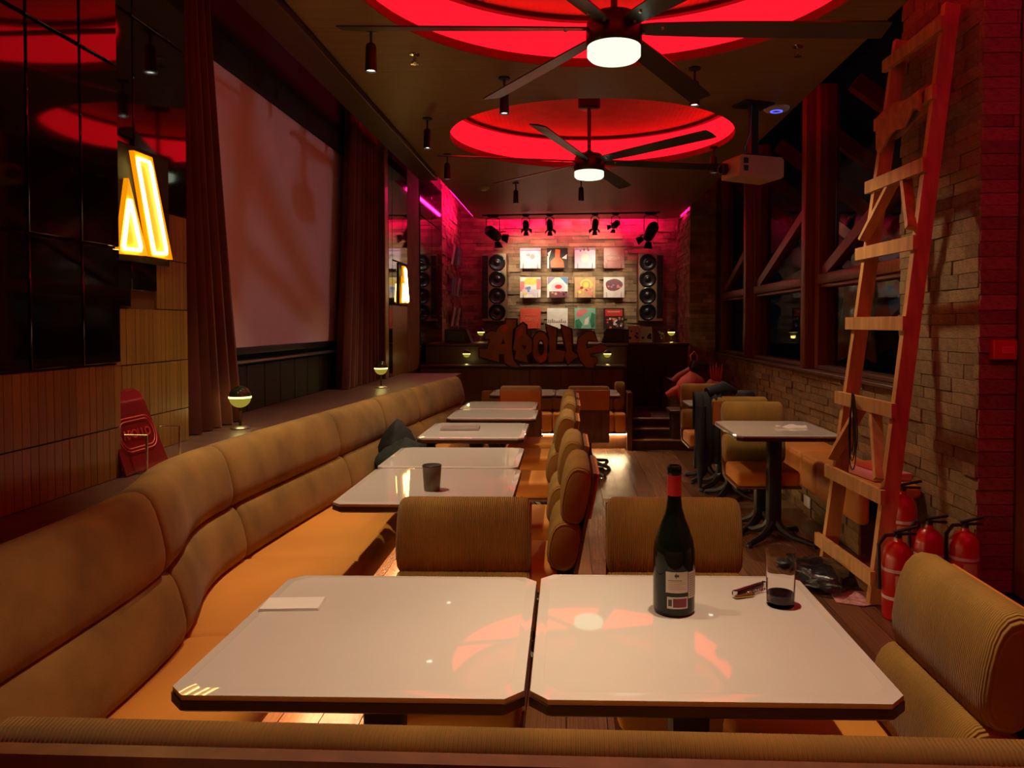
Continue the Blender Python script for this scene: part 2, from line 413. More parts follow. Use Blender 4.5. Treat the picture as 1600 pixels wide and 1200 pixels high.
# recess behind the screen
struct('wall_left_screen_back', B().box(-2.06, -2.035, 3.56, 7.5, 0, 3.62), m_void)
struct('trim_2', B().box(-2.03, -1.95, 3.56, 7.5, 2.935, 3.6), m_void)
m_wainscot = M('dark_wainscot', srgb(30, 18, 13), .6, var=.2)
wd = struct('trim_3', B().box(-2.034, -2.0, 3.56, 7.5, .88, 1.2), m_void)
for i in range(14):
    B().rbox(-2.0, -1.985, 3.6+i*.28, 3.87+i*.28, .9, 1.19, .004, 1).build('wainscot_board', m_wainscot, wd)

# ------------------------------------------------------------------ windows on the right
YP = [7.13, 9.48, 11.42]
m_dark_out = M('night_ground', (.012, .012, .014), .8)
struct('floor_terrace', B().box(2.46, 14, 2, 22, -.1, -.02), m_dark_out)
for k, y in enumerate(YP[:2]):
    p = struct('trim_%d' % (k+4), B().rbox(2.19, 2.50, y, y+.13, 1.03, 3.62, .012, 2), m_wood_post)
    B().rbox(2.30, 2.36, y-.03, y, 1.03, 3.6, .006, 1).build('post_moulding', m_wood_post, p)
    B().rbox(2.42, 2.47, y-.05, y, 1.03, 3.6, .006, 1).build('post_moulding', m_wood_post, p)
bays = [(5.14, 7.10), (7.26, 9.45), (9.61, 11.42)]
for k, (y0, y1) in enumerate(bays):
    fr = B().rbox(2.27, 2.43, y1-.10, y1, 1.03, 3.6, .008, 1)
    wn = struct('window_%d' % (k+1), fr, m_wood_post)
    B().rbox(2.27, 2.43, y0, y1-.1, 1.03, 1.07, .008, 1).build('window_sill', m_ledge, wn)
    B().rbox(2.26, 2.44, y0, y1-.1, 1.80, 1.895, .014, 2).build('transom', m_wood_post, wn)
    B().rbox(2.29, 2.41, y0, y1-.1, 1.765, 1.80, .008, 1).build('transom_bead', m_wood_post, wn)
    B().bar((2.34, y1-.1, 1.9), (2.34, y0, 1.9 + (y1-y0-.1)*.34), .09, .10).build('brace', m_wood_post, wn)
    B().box(2.345, 2.351, y0, y1-.1, 1.07, 1.765).build('pane', m_glasspane, wn)
    B().box(2.345, 2.351, y0, y1-.1, 1.895, 3.6).build('pane', m_glasspane, wn)
    # roof rafters outside, falling outwards
for y in (5.6, 6.8, 8.0, 9.2, 10.4, 11.6):
    o = B().bar((2.5, y, 3.55), (5.2, y, 1.55), .10, .14).build('roof_rafter', m_wood_post)
    tag(o, kind='structure'); o.name = 'trim_%d' % (10 + int(y))
for y in (6.2, 8.6):
    o = B().bar((2.6, y+.7, 1.9), (4.4, y-.5, 3.0), .09, .12).build('trim_20', m_wood_post); tag(o, kind='structure')

# ------------------------------------------------------------------ banquette along the left wall
KEY = [(-.6, -1.15), (1.9, -1.165), (2.25, -1.185), (2.5, -1.24), (2.75, -1.325), (3.0, -1.365), (3.4, -1.355), (4.2, -1.29), (5.0, -1.215), (5.5, -1.17), (6.3, -1.08), (7.0, -1.00), (7.6, -.94)]
def path(y):
    for (a, xa), (b_, xb) in zip(KEY, KEY[1:]):
        if y <= b_:
            i = [k[0] for k in KEY].index(a)
            x0 = KEY[i-1] if i > 0 else (a-(b_-a), xa); x3 = KEY[i+2] if i+2 < len(KEY) else (b_+(b_-a), xb)
            t = max(0, (y-a)/(b_-a)); h = b_-a
            m0 = (xb-x0[1])/(b_-x0[0])*h; m1 = (x3[1]-xa)/(x3[0]-a)*h
            return (2*t**3-3*t*t+1)*xa + (t**3-2*t*t+t)*m0 + (-2*t**3+3*t*t)*xb + (t**3-t*t)*m1
    return KEY[-1][1]
def roll_profile(cx, cz, a, h, tilt, n=18, ex=2.7):
    P = []
    for i in range(n):
        t = 2*PI*i/n; c, s_ = math.cos(t), math.sin(t)
        x = a*abs(c)**(2/ex)*(1 if c > 0 else -1); z = h*abs(s_)**(2/ex)*(1 if s_ > 0 else -1)
        P.append((cx + x*math.cos(tilt) - z*math.sin(tilt), cz + x*math.sin(tilt) + z*math.cos(tilt)))
    return P
def sweep_cushion(b, y0, y1, prof, r=.035, step=.09, fn=path):
    ts = []
    for q in (0, .15, .4, .7, 1): ts.append((y0 + r*q, .80 + .2*math.sqrt(1-(1-q)**2)))
    n = max(2, int((y1-y0-2*r)/step))
    for i in range(1, n): ts.append((y0 + r + (y1-y0-2*r)*i/n, 1))
    for q in (1, .7, .4, .15, 0): ts.append((y1 - r*q, .80 + .2*math.sqrt(1-(1-q)**2)))
    cx = sum(p[0] for p in prof)/len(prof); cz = sum(p[1] for p in prof)/len(prof)
    b.rings([[(fn(y) + cx + (p[0]-cx)*k, y, cz + (p[1]-cz)*k) for p in prof] for y, k in ts])
bq = thing('banquette', 'long curving ochre suede banquette with two-roll back along the left wall', 'banquette', (0, 0, 0))
SEAM_U = [-.5, .9, 2.33, 3.2, 4.42, 5.22, 6.0, 7.45]
SEAM_L = [-.5, .9, 2.38, 3.22, 4.46, 5.30, 6.05, 6.75, 7.4]
pu = roll_profile(-.13, .793, .085, .142, R(14), 20, 3.0)
plw = roll_profile(-.072, .553, .075, .125, R(14), 20, 3.0)
for a, c in zip(SEAM_U, SEAM_U[1:]):
    b = B(); sweep_cushion(b, a+.002, c-.002, pu); b.build('back_cushion', m_suede, bq, 60)
for a, c in zip(SEAM_L, SEAM_L[1:]):
    b = B(); sweep_cushion(b, a+.002, c-.002, plw); b.build('lumbar_cushion', m_suede, bq, 60)
SE = -.86
def seat_seg(y0, y1):
    rs = []
    n = max(3, int((y1-y0)/.1)); ts = [0, .01, .03] + [.03 + (y1-y0-.06)*i/n for i in range(1, n)] + [y1-y0-.03, y1-y0-.01, y1-y0]
    for t in ts:
        e = min(t, y1-y0-t); d = .012*max(0, 1-e/.03)**2
        y = y0 + t; xb = path(y) - .05
        rs.append([(xb, y, .30), (SE-.02, y, .30), (SE+.005, y, .33), (SE+.01-d, y, .40), (SE-.015-d, y, .435-d), (SE-.06, y, .452-d), (SE-.14, y, .458-d), (xb+.1, y, .45-d), (xb, y, .44-d)])
    return B().rings(rs)
for a, c in zip((-.5, .9, 2.42, 3.24, 4.44, 5.25, 6.05), (.9, 2.42, 3.24, 4.44, 5.25, 6.05, 7.42)):
    seat_seg(a+.001, c-.001).build('seat_cushion', m_seat, bq, 50)
rs = []
for i in range(81):
    y = -.5 + 7.9*i/80; x = path(y); rs.append([(x-.22, y, 0), (min(SE-.22, x+.1), y, 0), (min(SE-.22, x+.1), y, .29), (x-.06, y, .29), (x-.20, y, .86), (x-.235, y, .86)])
B().rings(rs).build('plinth', m_wood_dk, bq)
B().box(SE-.19, SE-.175, -.3, 7.35, .27, .285).build('led_strip', m_led_warm, bq)
# stone ledge behind the banquette
rs = []
for i in range(81):
    y = -.5 + 8.9*i/80; x = path(min(y, 7.4)) - .2; rs.append([(-2.04, y, .82), (x, y, .82), (x, y, .90), (-2.04, y, .90)])
lg = tag(B().rings(rs).build('trim_30', m_ledge), kind='structure')

# ------------------------------------------------------------------ chairs
def cushion_x(b, x0, x1, prof, r=.03, n=2):
    cy = sum(p[0] for p in prof)/len(prof); cz = sum(p[1] for p in prof)/len(prof)
    ts = [(x0 + r*q, .74 + .26*math.sqrt(1-(1-q)**2)) for q in (0, .12, .35, .65, 1)]
    ts += [(x1 - r*q, .74 + .26*math.sqrt(1-(1-q)**2)) for q in (1, .65, .35, .12, 0)]
    b.rings([[(x, cy + (p[0]-cy)*k, cz + (p[1]-cz)*k) for p in prof] for x, k in ts])
def four_star(b, l=.25, z=0.0):
    for a in (R(45), R(135), R(225), R(315)):
        c, s_ = math.cos(a), math.sin(a)
        pts = [(.02*c, .02*s_, .12), (.06*c, .06*s_, .075), (.14*c, .14*s_, .038), (l*c, l*s_, .018)]
        b.tube(pts, [.034, .03, .022, .016], 8)
        b.lathe([(.0205, 0), (.0205, .012), (.012, .02)], (l*c, l*s_, 0), 10)
    return b
def make_chair():
    t = thing('pedestal_chair', '', 'chair')
    h = .22
    # bent ply shell: seat pan and back in one bend
    def shell(y_off, th, z0, z1, yb, yt):
        pass
    P = [(-.26, .345), (.14, .345), (.185, .355), (.21, .385), (.225, .44), (.301, .852)]
    P2 = [(p[0]+.0, p[1]-.014) for p in P[:2]] + [(.192, .343), (.224, .38), (.239, .438), (.315, .850)]
    prof = P + P2[::-1]
    b = B(); b.rings([[(x, p[0], p[1]) for p in prof] for x in (-h, h)]); b.build('shell', m_shell_w, t, 30)
    b = B(); sl = (.305-.225)/(.875-.44)
    def by(z): return .225 + (z-.44)*sl
    b.rings([[(x, by(z)+o, z) for z, o in ((.662, .016), (.848, .016), (.848, .026), (.662, .026))] for x in (-h+.006, h-.006)]); b.build('back_panel', m_shell_o, t)
    sc = B(); sc.rbox(-h+.006, h-.006, -.265, .15, .345, .455, .028, 3); sc.build('seat', m_seat, t, 60)
    u = B(); cushion_x(u, -h, h, roll_profile(by(.755)-.052, .757, .06, .128, -R(10.5))); u.build('backrest_upper', m_cord, t, 60)
    l = B(); cushion_x(l, -h, h, roll_profile(by(.55)-.062, .545, .07, .108, -R(10.5))); l.build('backrest_lower', m_cord, t, 60)
    B().rbox(-.04, .04, -.08, 0, .07, .335, .008, 2).rbox(-.12, .12, -.15, .09, .318, .332, .004, 1).build('column', m_black, t)
    f = B(); four_star(f); f.v = [(x, y-.04, z) for x, y, z in f.v]; f.build('foot', m_black, t)
    return t
proto = make_chair()
CH = [
 ((-.338, 2.30, 0), 0, 1, 'corduroy pedestal chair facing the camera behind the front table, left of the wine bottle', 'pedestal chairs at the front tables'),
 ((.354, 2.31, 0), 0, 1, 'corduroy pedestal chair facing the camera directly behind the tall wine bottle', 'pedestal chairs at the front tables'),
 ((.665, 1.755, 0), -90, 1.03, 'brightly lit corduroy pedestal chair at the right end of the front table', 'pedestal chairs at the front tables'),
 ((-.19, 3.33, 0), -90, 1, 'nearest of the row of pedestal chairs beside the aisle, facing the banquette', 'pedestal chairs along the aisle'),
 ((-.21, 4.03, 0), -90, 1, 'second nearest of the row of pedestal chairs beside the aisle', 'pedestal chairs along the aisle'),
 ((-.24, 5.02, 0), -90, 1, 'third nearest of the row of pedestal chairs beside the aisle', 'pedestal chairs along the aisle'),
 ((-.22, 5.93, 0), -90, 1, 'fourth nearest of the row of pedestal chairs beside the aisle', 'pedestal chairs along the aisle'),
 ((-.22, 6.56, 0), -90, 1, 'farthest of the row of pedestal chairs beside the aisle', 'pedestal chairs along the aisle'),
 ((-.42, 7.33, 0), 180, .87, 'ochre-backed pedestal chair seen from behind, left one before the music booth', 'pedestal chairs before the booth'),
 ((.207, 7.33, 0), 180, .87, 'ochre-backed pedestal chair seen from behind, right one before the music booth', 'pedestal chairs before the booth'),
 ((1.372, 5.47, 0), 0, 1, 'pedestal chair facing the camera behind the nearer table by the brick wall', 'pedestal chairs by the brick wall'),
 ((1.362, 6.33, 0), 180, 1, 'pedestal chair with a dark jacket over it, its ochre back to the camera', 'pedestal chairs by the brick wall'),
 ((1.30, 7.15, 0), 0, .92, 'farthest pedestal chair by the brick wall, below the pink bundle', 'pedestal chairs by the brick wall'),
]
for i, (loc, rz, sx, lb, gp) in enumerate(CH):
    o = proto if i == 0 else copy_tree(proto)
    o.location = loc; o.rotation_euler = (0, 0, R(rz)); o.scale = (sx, 1, .985); o['label'] = lb; o['group'] = gp

# foreground bench
fb = thing('booth_bench', 'corduroy bench back with wooden shell running along the bottom of the picture', 'bench', (.03, 1.06, 0), R(179.0))
u = B(); cushion_x(u, -.86, .86, roll_profile(-.012, .752, .045, .128, -R(8))); u.build('backrest_upper', m_cord, fb, 60)
u = B(); cushion_x(u, -.86, .86, roll_profile(-.05, .54, .06, .11, -R(8))); u.build('backrest_lower', m_cord, fb, 60)
B().rings([[(x, y, z) for y, z in ((-.035, .36), (.038, .866), (.066, .866), (-.01, .36))] for x in (-.86, .86)]).build('shell', m_shell_w, fb)
B().rbox(-.86, .86, -.42, -.06, .30, .45, .03, 3).build('seat', m_seat, fb, 60)
B().rbox(-.82, .82, -.38, -.04, 0, .3, .01, 1).build('plinth', m_wood_dk, fb)

# ------------------------------------------------------------------ tables
def octa(x0, x1, y0, y1, c): return [(x0+c, y0), (x1-c, y0), (x1, y0+c), (x1, y1-c), (x1-c, y1), (x0+c, y1), (x0, y1-c), (x0, y0+c)]
def table(label, x0, x1, y0, y1, group, feet=True, cham=.035):
    cx, cy = (x0+x1)/2, (y0+y1)/2; a, d = (x1-x0)/2, (y1-y0)/2
    t = thing('pedestal_table', label, 'table', (cx, cy, 0), 0, group)
    b = B(); b.rings([[(x, y, z) for x, y in octa(-a+i, a-i, -d+i, d-i, cham)] for i, z in ((.008, .712), (0, .718), (0, .736))]); b.build('edge_band', m_edge, t, 30)
    b = B(); b.rings([[(x, y, z) for x, y in octa(-a+i, a-i, -d+i, d-i, cham)] for i, z in ((.002, .7365), (.002, .7465), (.026, .7497), (.027, .75))]); b.build('tabletop', m_top, t, 8)
    b = B().rbox(-.045, .045, -.045, .045, .06, .70, .018, 2).rbox(-.16, .16, -.16, .16, .692, .711, .004, 1); b.build('column', m_black, t)
    four_star(B(), .30).build('foot', m_black, t)
    return t
table('white table at the front left with a folded napkin on it', -.765, -.079, 1.415, 2.11, 'white front tables')
table('white table at the front right carrying the wine bottle and glass', -.071, .64, 1.415, 2.135, 'white front tables')
table('white table with the grey cup standing on it', -.92, -.215, 2.945, 3.69, 'white tables along the banquette')
table('white bare table pushed up behind the one with the grey cup', -.93, -.235, 3.70, 4.32, 'white tables along the banquette')
table('white table with the grey notebook lying on it', -.92, -.26, 4.66, 5.39, 'white tables along the banquette')
table('white bare table just beyond the one with the notebook', -.89, -.225, 5.62, 6.23, 'white tables along the banquette')
table('white bare table farthest along the banquette', -.88, -.25, 6.24, 6.86, 'white tables along the banquette')
table('white table before the music booth, left one of the joined pair', -.755, -.112, 7.48, 8.14, 'white tables before the booth')
table('white table before the music booth, right one of the joined pair', -.106, .53, 7.48, 8.14, 'white tables before the booth')
table('white table by the brick wall with crumpled tissue on it', 1.065, 1.72, 4.79, 5.55, 'white tables by the brick wall')
table('white table half hidden behind the jacket by the brick wall', 1.05, 1.70, 6.60, 7.05, 'white tables by the brick wall')

# ------------------------------------------------------------------ bench by the brick wall
m_bench = M('ochre_leather', srgb(200, 124, 44), .55, var=.12, scale=3)
rb_ = thing('wall_bench', 'ochre upholstered bench on a brick base along the right wall', 'bench', (0, 0, 0))
bp_ = B().box(1.835, 2.2, 4.80, 8.75, 0, .22).build('base', m_mortar, rb_)
bricks(bp_, 'x', 1.835, -1, 4.8, 8.75, 0, .22, .07, .13, .28, 12, limit=300, proud=.02, depth=.04)
ybs = [4.74, 5.2, 5.55, 5.9, 6.25, 6.6, 6.95, 7.3, 7.65, 8.0, 8.75]
for a, c in zip(ybs, ybs[1:]):
    b = B().rbox(1.79, 1.87, a+.001, c-.001, .20, .44, .03, 3); b.build('front_pad', m_bench, rb_, 60)
for a, c in ((4.74, 6.0), (6.0, 7.4), (7.4, 8.75)):
    B().rbox(1.80, 2.185, a+.001, c-.001, .36, .455, .035, 3).build('seat_cushion', m_bench, rb_, 60)

# ------------------------------------------------------------------ music booth
m_paneldk = M('booth_panel', srgb(82, 50, 28), .4, var=.25, scale=2.5, stretch=(5, 5, .6))
bo = thing('music_booth', 'dark timber music booth with a stepped front below the record wall', 'booth', (0, 0, 0))
B().rbox(-1.74, .69, 9.08, 9.42, 0, .925, .008, 1).build('front_wall', m_paneldk, bo)
B().rbox(-1.74, .70, 9.05, 9.43, .925, .95, .004, 1).build('ledge', m_wood_dk, bo)
B().rbox(-1.74, .745, 9.43, 10.2, .285, 1.17, .008, 1).build('desk', m_wood_dk, bo)
B().rbox(-1.74, .76, 9.41, 10.3, 1.17, 1.20, .006, 1).build('desk_top', m_wood_dk, bo)
for i in range(4):
    B().rbox(-.80+i*.37, -.80+i*.37+.364, 9.068, 9.082, .50, .91, .004, 1).build('panel', m_paneldk, bo)
cb = thing('record_cabinet', 'dark timber cabinet beside the steps under the leaning books', 'cabinet', (0, 0, 0))
B().rbox(-1.74, 1.71, 10.85, 11.35, .285, 1.14, .008, 1).build('body', m_wood_dk, cb)
B().rbox(-1.74, 1.73, 10.83, 11.38, 1.14, 1.17, .006, 1).build('top', m_wood, cb)
for x in (.77, 1.09, 1.40): B().rbox(x, x+.30, 10.838, 10.852, .32, 1.12, .004, 1).build('door', m_wood_dk, cb)
# bench in front of the booth
bb = thing('low_settee', 'low upholstered seat with glowing base in front of the music booth', 'bench', (0, 0, 0))
for a, c in ((-1.0, -.58), (-.58, -.16), (-.16, .26), (.26, .55), (.55, .685)):
    B().rbox(a+.001, c-.001, 8.74, 9.03, .20, .42, .03, 3).build('seat_cushion', m_seat, bb, 60)
    b = B(); cushion_x(b, a+.001, c-.001, [(9.05+p[0], p[1]) for p in roll_profile(-.05, .54, .045, .12, -R(6))]); b.build('back_cushion', m_cord, bb, 60)
B().rbox(-1.0, .685, 8.75, 9.04, .185, .20, .003, 1).build('seat_board', m_edge, bb)
B().box(-1.0, .685, 8.86, 9.04, 0, .185).build('plinth', m_wood, bb)
B().box(-1.0, .685, 8.835, 8.85, .165, .18).build('led_strip', m_led_warm, bb)
B().rbox(.69, .755, 8.74, 9.045, 0, .66, .006, 1).build('end_panel', m_wood, bb)
b = B(); cushion_x(b, .56, .685, [(8.97+p[0], p[1]) for p in roll_profile(0, .60, .07, .17, 0)]); b.build('bolster', m_cord, bb, 60)
# stone end block beside the steps
sb = struct('wall_right_block', B().box(1.36, 1.80, 9.92, 10.8, .27, .70), m_mortar)
bricks(sb, 'y', 9.92, -1, 1.35, 1.80, .27, .70, .07, .14, .26, 13, limit=60, proud=.02)
bricks(sb, 'x', 1.36, -1, 9.92, 10.8, .27, .70, .07, .14, .26, 14, limit=60, proud=.02)
B().rbox(1.33, 1.82, 9.88, 10.82, .70, .725, .005, 1).build('coping', m_ledge, sb)

# graffiti letters on the booth
K = 9.2/1200/5.161
def zp(pts): return [((690 + x/5.161 - 885)*9.2/1200*1.0 + .012, 1.45 - (470 + y/5.161 - 505)*9.2/1200) for x, y in pts]
LET = {
 'A': [(310,385),(375,385),(395,305),(358,305),(352,272),(400,242),(438,252),(470,205),(520,185),(522,152),(602,152),(600,212),(575,228),(566,370),(578,470),(632,532),(565,525),(508,490),(505,425),(466,425),(466,488),(380,465),(312,446)],
 'P': [(600,222),(655,182),(678,200),(680,262),(740,335),(735,398),(682,438),(692,492),(640,482),(590,462),(602,402),(576,385),(586,330)],
 'L': [(836,192),(920,226),(914,390),(990,402),(974,482),(860,490),(846,380),(862,300)],
 'M': [(958,196),(1034,232),(1044,400),(1092,440),(1010,505),(984,440),(1000,400),(975,280)],
 'O': [(1160,246),(1215,252),(1242,322),(1200,318),(1172,312),(1152,352),(1160,384),(1268,346),(1326,370),(1272,408),(1182,420),(1190,446),(1236,452),(1240,480),(1208,535),(1150,525),(1106,470),(1082,400),(1092,300)],
}
m_letter = M('letter_face', srgb(124, 74, 36), .5, var=.3, scale=5)
m_letter_o = M('letter_outline', srgb(36, 18, 12), .6)
m_letter_r = M('letter_red', srgb(170, 62, 34), .5, var=.2)
gs = thing('graffiti_sign', 'cut-out graffiti letters reading APOLLO standing on the front of the music booth', 'sign', (0, 9.012, 0))
def grow(P, d):
    n = len(P); A = sum(P[i][0]*P[(i+1) % n][1] - P[(i+1) % n][0]*P[i][1] for i in range(n)); sg = 1 if A > 0 else -1
    out = []
    for i in range(n):
        p0, p1, p2 = Vector(P[i-1]), Vector(P[i]), Vector(P[(i+1) % n])
        e1 = (p1-p0).normalized(); e2 = (p2-p1).normalized()
        nn = Vector((e1.y, -e1.x)) + Vector((e2.y, -e2.x)); nn = nn.normalized() if nn.length > .2 else Vector((e1.y, -e1.x))
        out.append(tuple(p1 + nn*d*sg))
    return out
for k, P in LET.items():
    Q = zp(P)
    o = B().prism(Q, -.012, .02).build('letter', m_letter, gs, 20)
    B().prism(grow(Q, .014 if k == 'O' else .022), .0, .03).build('outline', m_letter_o, o, 20)
    if k == 'A':
        B().prism(zp([(480,345),(500,300),(515,345)]), -.016, 0).build('counter', m_letter_o, o)
        B().prism(zp([(480,205),(520,188),(540,215),(510,255),(486,248)]), -.0145, 0).build('shading', m_letter_r, o)
    if k == 'P':
        B().prism(zp([(645,350),(685,360),(668,395)]), -.016, 0).build('counter', m_letter_o, o)
        B().prism(zp([(610,240),(655,215),(650,270),(615,290)]), -.0145, 0).build('shading', m_letter_r, o)
# round O
b = B(); cx, cz = zp([(795, 372)])[0]; s_ = 9.2/1200/5.161
def oring(rx, ry, ix, iy, y0, y1):
    o = [[], [], [], []]
    for i in range(28):
        a = 2*PI*i/28; c, s2 = math.cos(a), math.sin(a)
        for q, (u, v, y) in enumerate(((rx, ry, y0), (rx, ry, y1), (ix, iy, y1), (ix, iy, y0))): o[q].append((cx + u*c*s_ + .01*(0 if q < 2 else .3), y, cz + v*s2*s_))
    return B().rings(o, cap=False, closed=True)
o = oring(68, 124, 26, 62, -.012, .02).build('letter', m_letter, gs, 20)
oring(80, 136, 16, 50, 0, .03).build('outline', m_letter_o, o, 20)
B().prism(zp([(760,450),(800,440),(845,415),(840,470),(795,492)]), -.0145, 0).build('shading', m_letter_r, o)

# ------------------------------------------------------------------ text helper
def text_mesh(txt, size, mat_, extrude=.001):
    cu = bpy.data.curves.new('t', 'FONT'); cu.body = txt; cu.size = size; cu.extrude = extrude; cu.align_x = 'CENTER'; cu.align_y = 'CENTER'; cu.resolution_u = 3
    ob = bpy.data.objects.new('t', cu); COL.objects.link(ob); bpy.context.view_layer.update()
    me = bpy.data.meshes.new_from_object(ob.evaluated_get(bpy.context.evaluated_depsgraph_get()))
    bpy.data.objects.remove(ob); bpy.data.curves.remove(cu); me.materials.clear(); me.materials.append(mat_); return me

# ------------------------------------------------------------------ record sleeves on the back wall
def flat(name, c, rough=.35): return M(name, srgb(*c), rough, var=.12, scale=9)
c_lil = flat('print_lilac', (206, 200, 214)); c_lil2 = flat('print_mauve', (150, 132, 168)); c_org = flat('print_orange', (206, 100, 38)); c_dk = flat('print_dark', (44, 30, 26))
c_wht = flat('print_white', (230, 226, 214)); c_brk = flat('print_brick', (146, 58, 36)); c_cor = flat('print_coral', (206, 84, 60)); c_yel = flat('print_yellow', (226, 206, 90))
c_pnk = flat('print_pink', (220, 130, 130)); c_blu = flat('print_blue', (90, 140, 190)); c_tan = flat('print_tan', (196, 160, 112)); c_mint = flat('print_mint', (130, 190, 160))
c_grn = flat('print_green', (50, 130, 96)); c_mauv = flat('print_plum', (120, 70, 76)); c_gry = flat('print_grey', (140, 132, 122)); c_line = flat('print_line', (228, 150, 120)); c_red = flat('print_red', (206, 56, 46))
def ell(cx, cy, rx, ry, n=16, a0=0, wob=0): return [(cx + rx*(1+wob*math.sin(3*t+1))*math.cos(t), cy + ry*(1+wob*math.sin(2*t))*math.sin(t)) for t in [2*PI*i/n + a0 for i in range(n)]]
def rect(x0, x1, y0, y1): return [(x0, y0), (x1, y0), (x1, y1), (x0, y1)]
rr = random.Random(5)
def scat(n, x0, x1, y0, y1, r, cols): return [(ell(rr.uniform(x0, x1), rr.uniform(y0, y1), rr.uniform(.5, 1)*r, rr.uniform(.5, 1)*r, 7, rr.random()), rr.choice(cols)) for _ in range(n)]
SLV = [
 ('silvery lilac record sleeve with a mauve band on top, top row first from the left', c_lil, [(rect(-.5, .5, .36, .5), c_lil2), (rect(-.5, .5, .44, .47), c_wht)] + scat(5, -.4, .4, -.4, .25, .14, [c_wht, c_lil2, c_gry])),
 ('dark record sleeve with a bright orange pear-shaped figure', c_dk, [([(-.32, -.46), (.34, -.46), (.3, -.15), (.12, .05), (.14, .42), (-.1, .45), (-.12, .05), (-.34, -.16)], c_org), ([(-.48, .25), (-.3, .4), (-.42, .0)], c_wht), ([(.22, .0), (.47, .2), (.45, -.05)], c_wht), (rect(-.5, -.42, -.5, .1), c_wht)]),
 ('silvery pale record sleeve with a painted glare, top row third from the left', c_lil, [(rect(-.5, .5, .40, .5), c_lil2), (ell(0, .0, .2, .22), c_wht)] + scat(4, -.45, .3, .3, .48, .08, [c_mauv, c_brk])),  # white oval paints the lamp glare into the cover colour
 ('brown-red record sleeve with outlined name plate, top right of the wall', c_brk, 'logo'),
 ('cream record sleeve with a yellow burst and pastel patches', c_wht, [([(-.42, .18), (-.2, .46), (.3, .48), (.44, .2), (.1, .12)], c_yel), (rect(-.5, -.3, -.2, .3), c_pnk), (rect(.3, .5, -.1, .42), c_pnk), (rect(-.4, .4, -.34, -.1), c_lil)] + scat(8, -.35, .35, -.4, -.02, .12, [c_lil, c_blu, c_yel, c_pnk])),
 ('white record sleeve with a red spot, blue corners and brown foot', c_wht, [([(-.48, .5), (-.1, .5), (-.48, .12)], c_lil2), ([(.12, .5), (.5, .5), (.5, .1)], c_blu), (ell(.05, .0, .34, .28), c_lil), (ell(.05, .03, .18, .11), c_red), (rect(-.4, .5, -.5, -.2), c_mauv)] + scat(6, -.3, .45, -.45, -.15, .07, [c_dk, c_tan])),
 ('tan record sleeve with golden swirls', c_tan, [(ell(.05, .12, .3, .3, 18, 0, .08), c_yel), (ell(.05, .12, .22, .22), c_tan), (ell(.05, .12, .13, .14), c_yel)] + scat(9, -.4, .4, -.45, .0, .1, [c_yel, c_pnk, c_brk])),
 ('white record sleeve with a plum oval blotch', c_wht, [(ell(0, .12, .42, .3, 16, 0, .06), c_mauv)] + scat(7, -.3, .35, .0, .32, .08, [c_pnk, c_brk, c_lil2])),
 ('coral record sleeve with outlined name plate, lower left of the wall', c_cor, 'logo'),
 ('off-white record sleeve with a thin grey skyline', c_wht, [(rect(-.48, .45, -.22, -.19), c_gry)] + [(rect(-.45+.09*i, -.40+.09*i, -.2, -.2 + rr.uniform(.03, .18)), c_gry) for i in range(10)]),
 ('mint record sleeve with pink and green blots', c_mint, [([(-.45, .1), (-.38, .4), (0, .5), (.18, .36), (-.05, .2), (-.25, .05)], c_pnk), ([(-.48, -.5), (-.48, -.1), (-.3, -.02), (-.12, -.3), (-.2, -.5)], c_grn), ([(.48, -.45), (.5, .2), (.34, .3), (.24, -.1), (.3, -.45)], c_grn), ([(0, -.05), (.2, .1), (.16, -.3), (-.04, -.34)], c_wht)]),
 ('red and black record sleeve crowded with small cream figures', c_dk, [(rect(-.42, .42, .12, .44), c_red), (rect(-.3, .3, .3, .36), c_tan)] + scat(22, -.42, .42, -.45, .15, .07, [c_tan, c_red, c_wht, c_org, c_gry])),
]
XS = [-.60, -.151, .308, .788]; ZS = [2.53, 2.045, 1.53]
SZ = .345
def outline_pts(hw, hh, r, n=6):
    P = []
    for cx, cy, a0 in ((hw-r, hh-r, 0), (-hw+r, hh-r, 90), (-hw+r, -hh+r, 180), (hw-r, -hh+r, 270)):
        for i in range(n+1):
            a = R(a0 + 90*i/n); P.append((cx + r*math.cos(a), cy + r*math.sin(a)))
    return P
slv_me = B().rbox(-SZ/2, SZ/2, -.004, .004, -SZ/2, SZ/2, .002, 1)
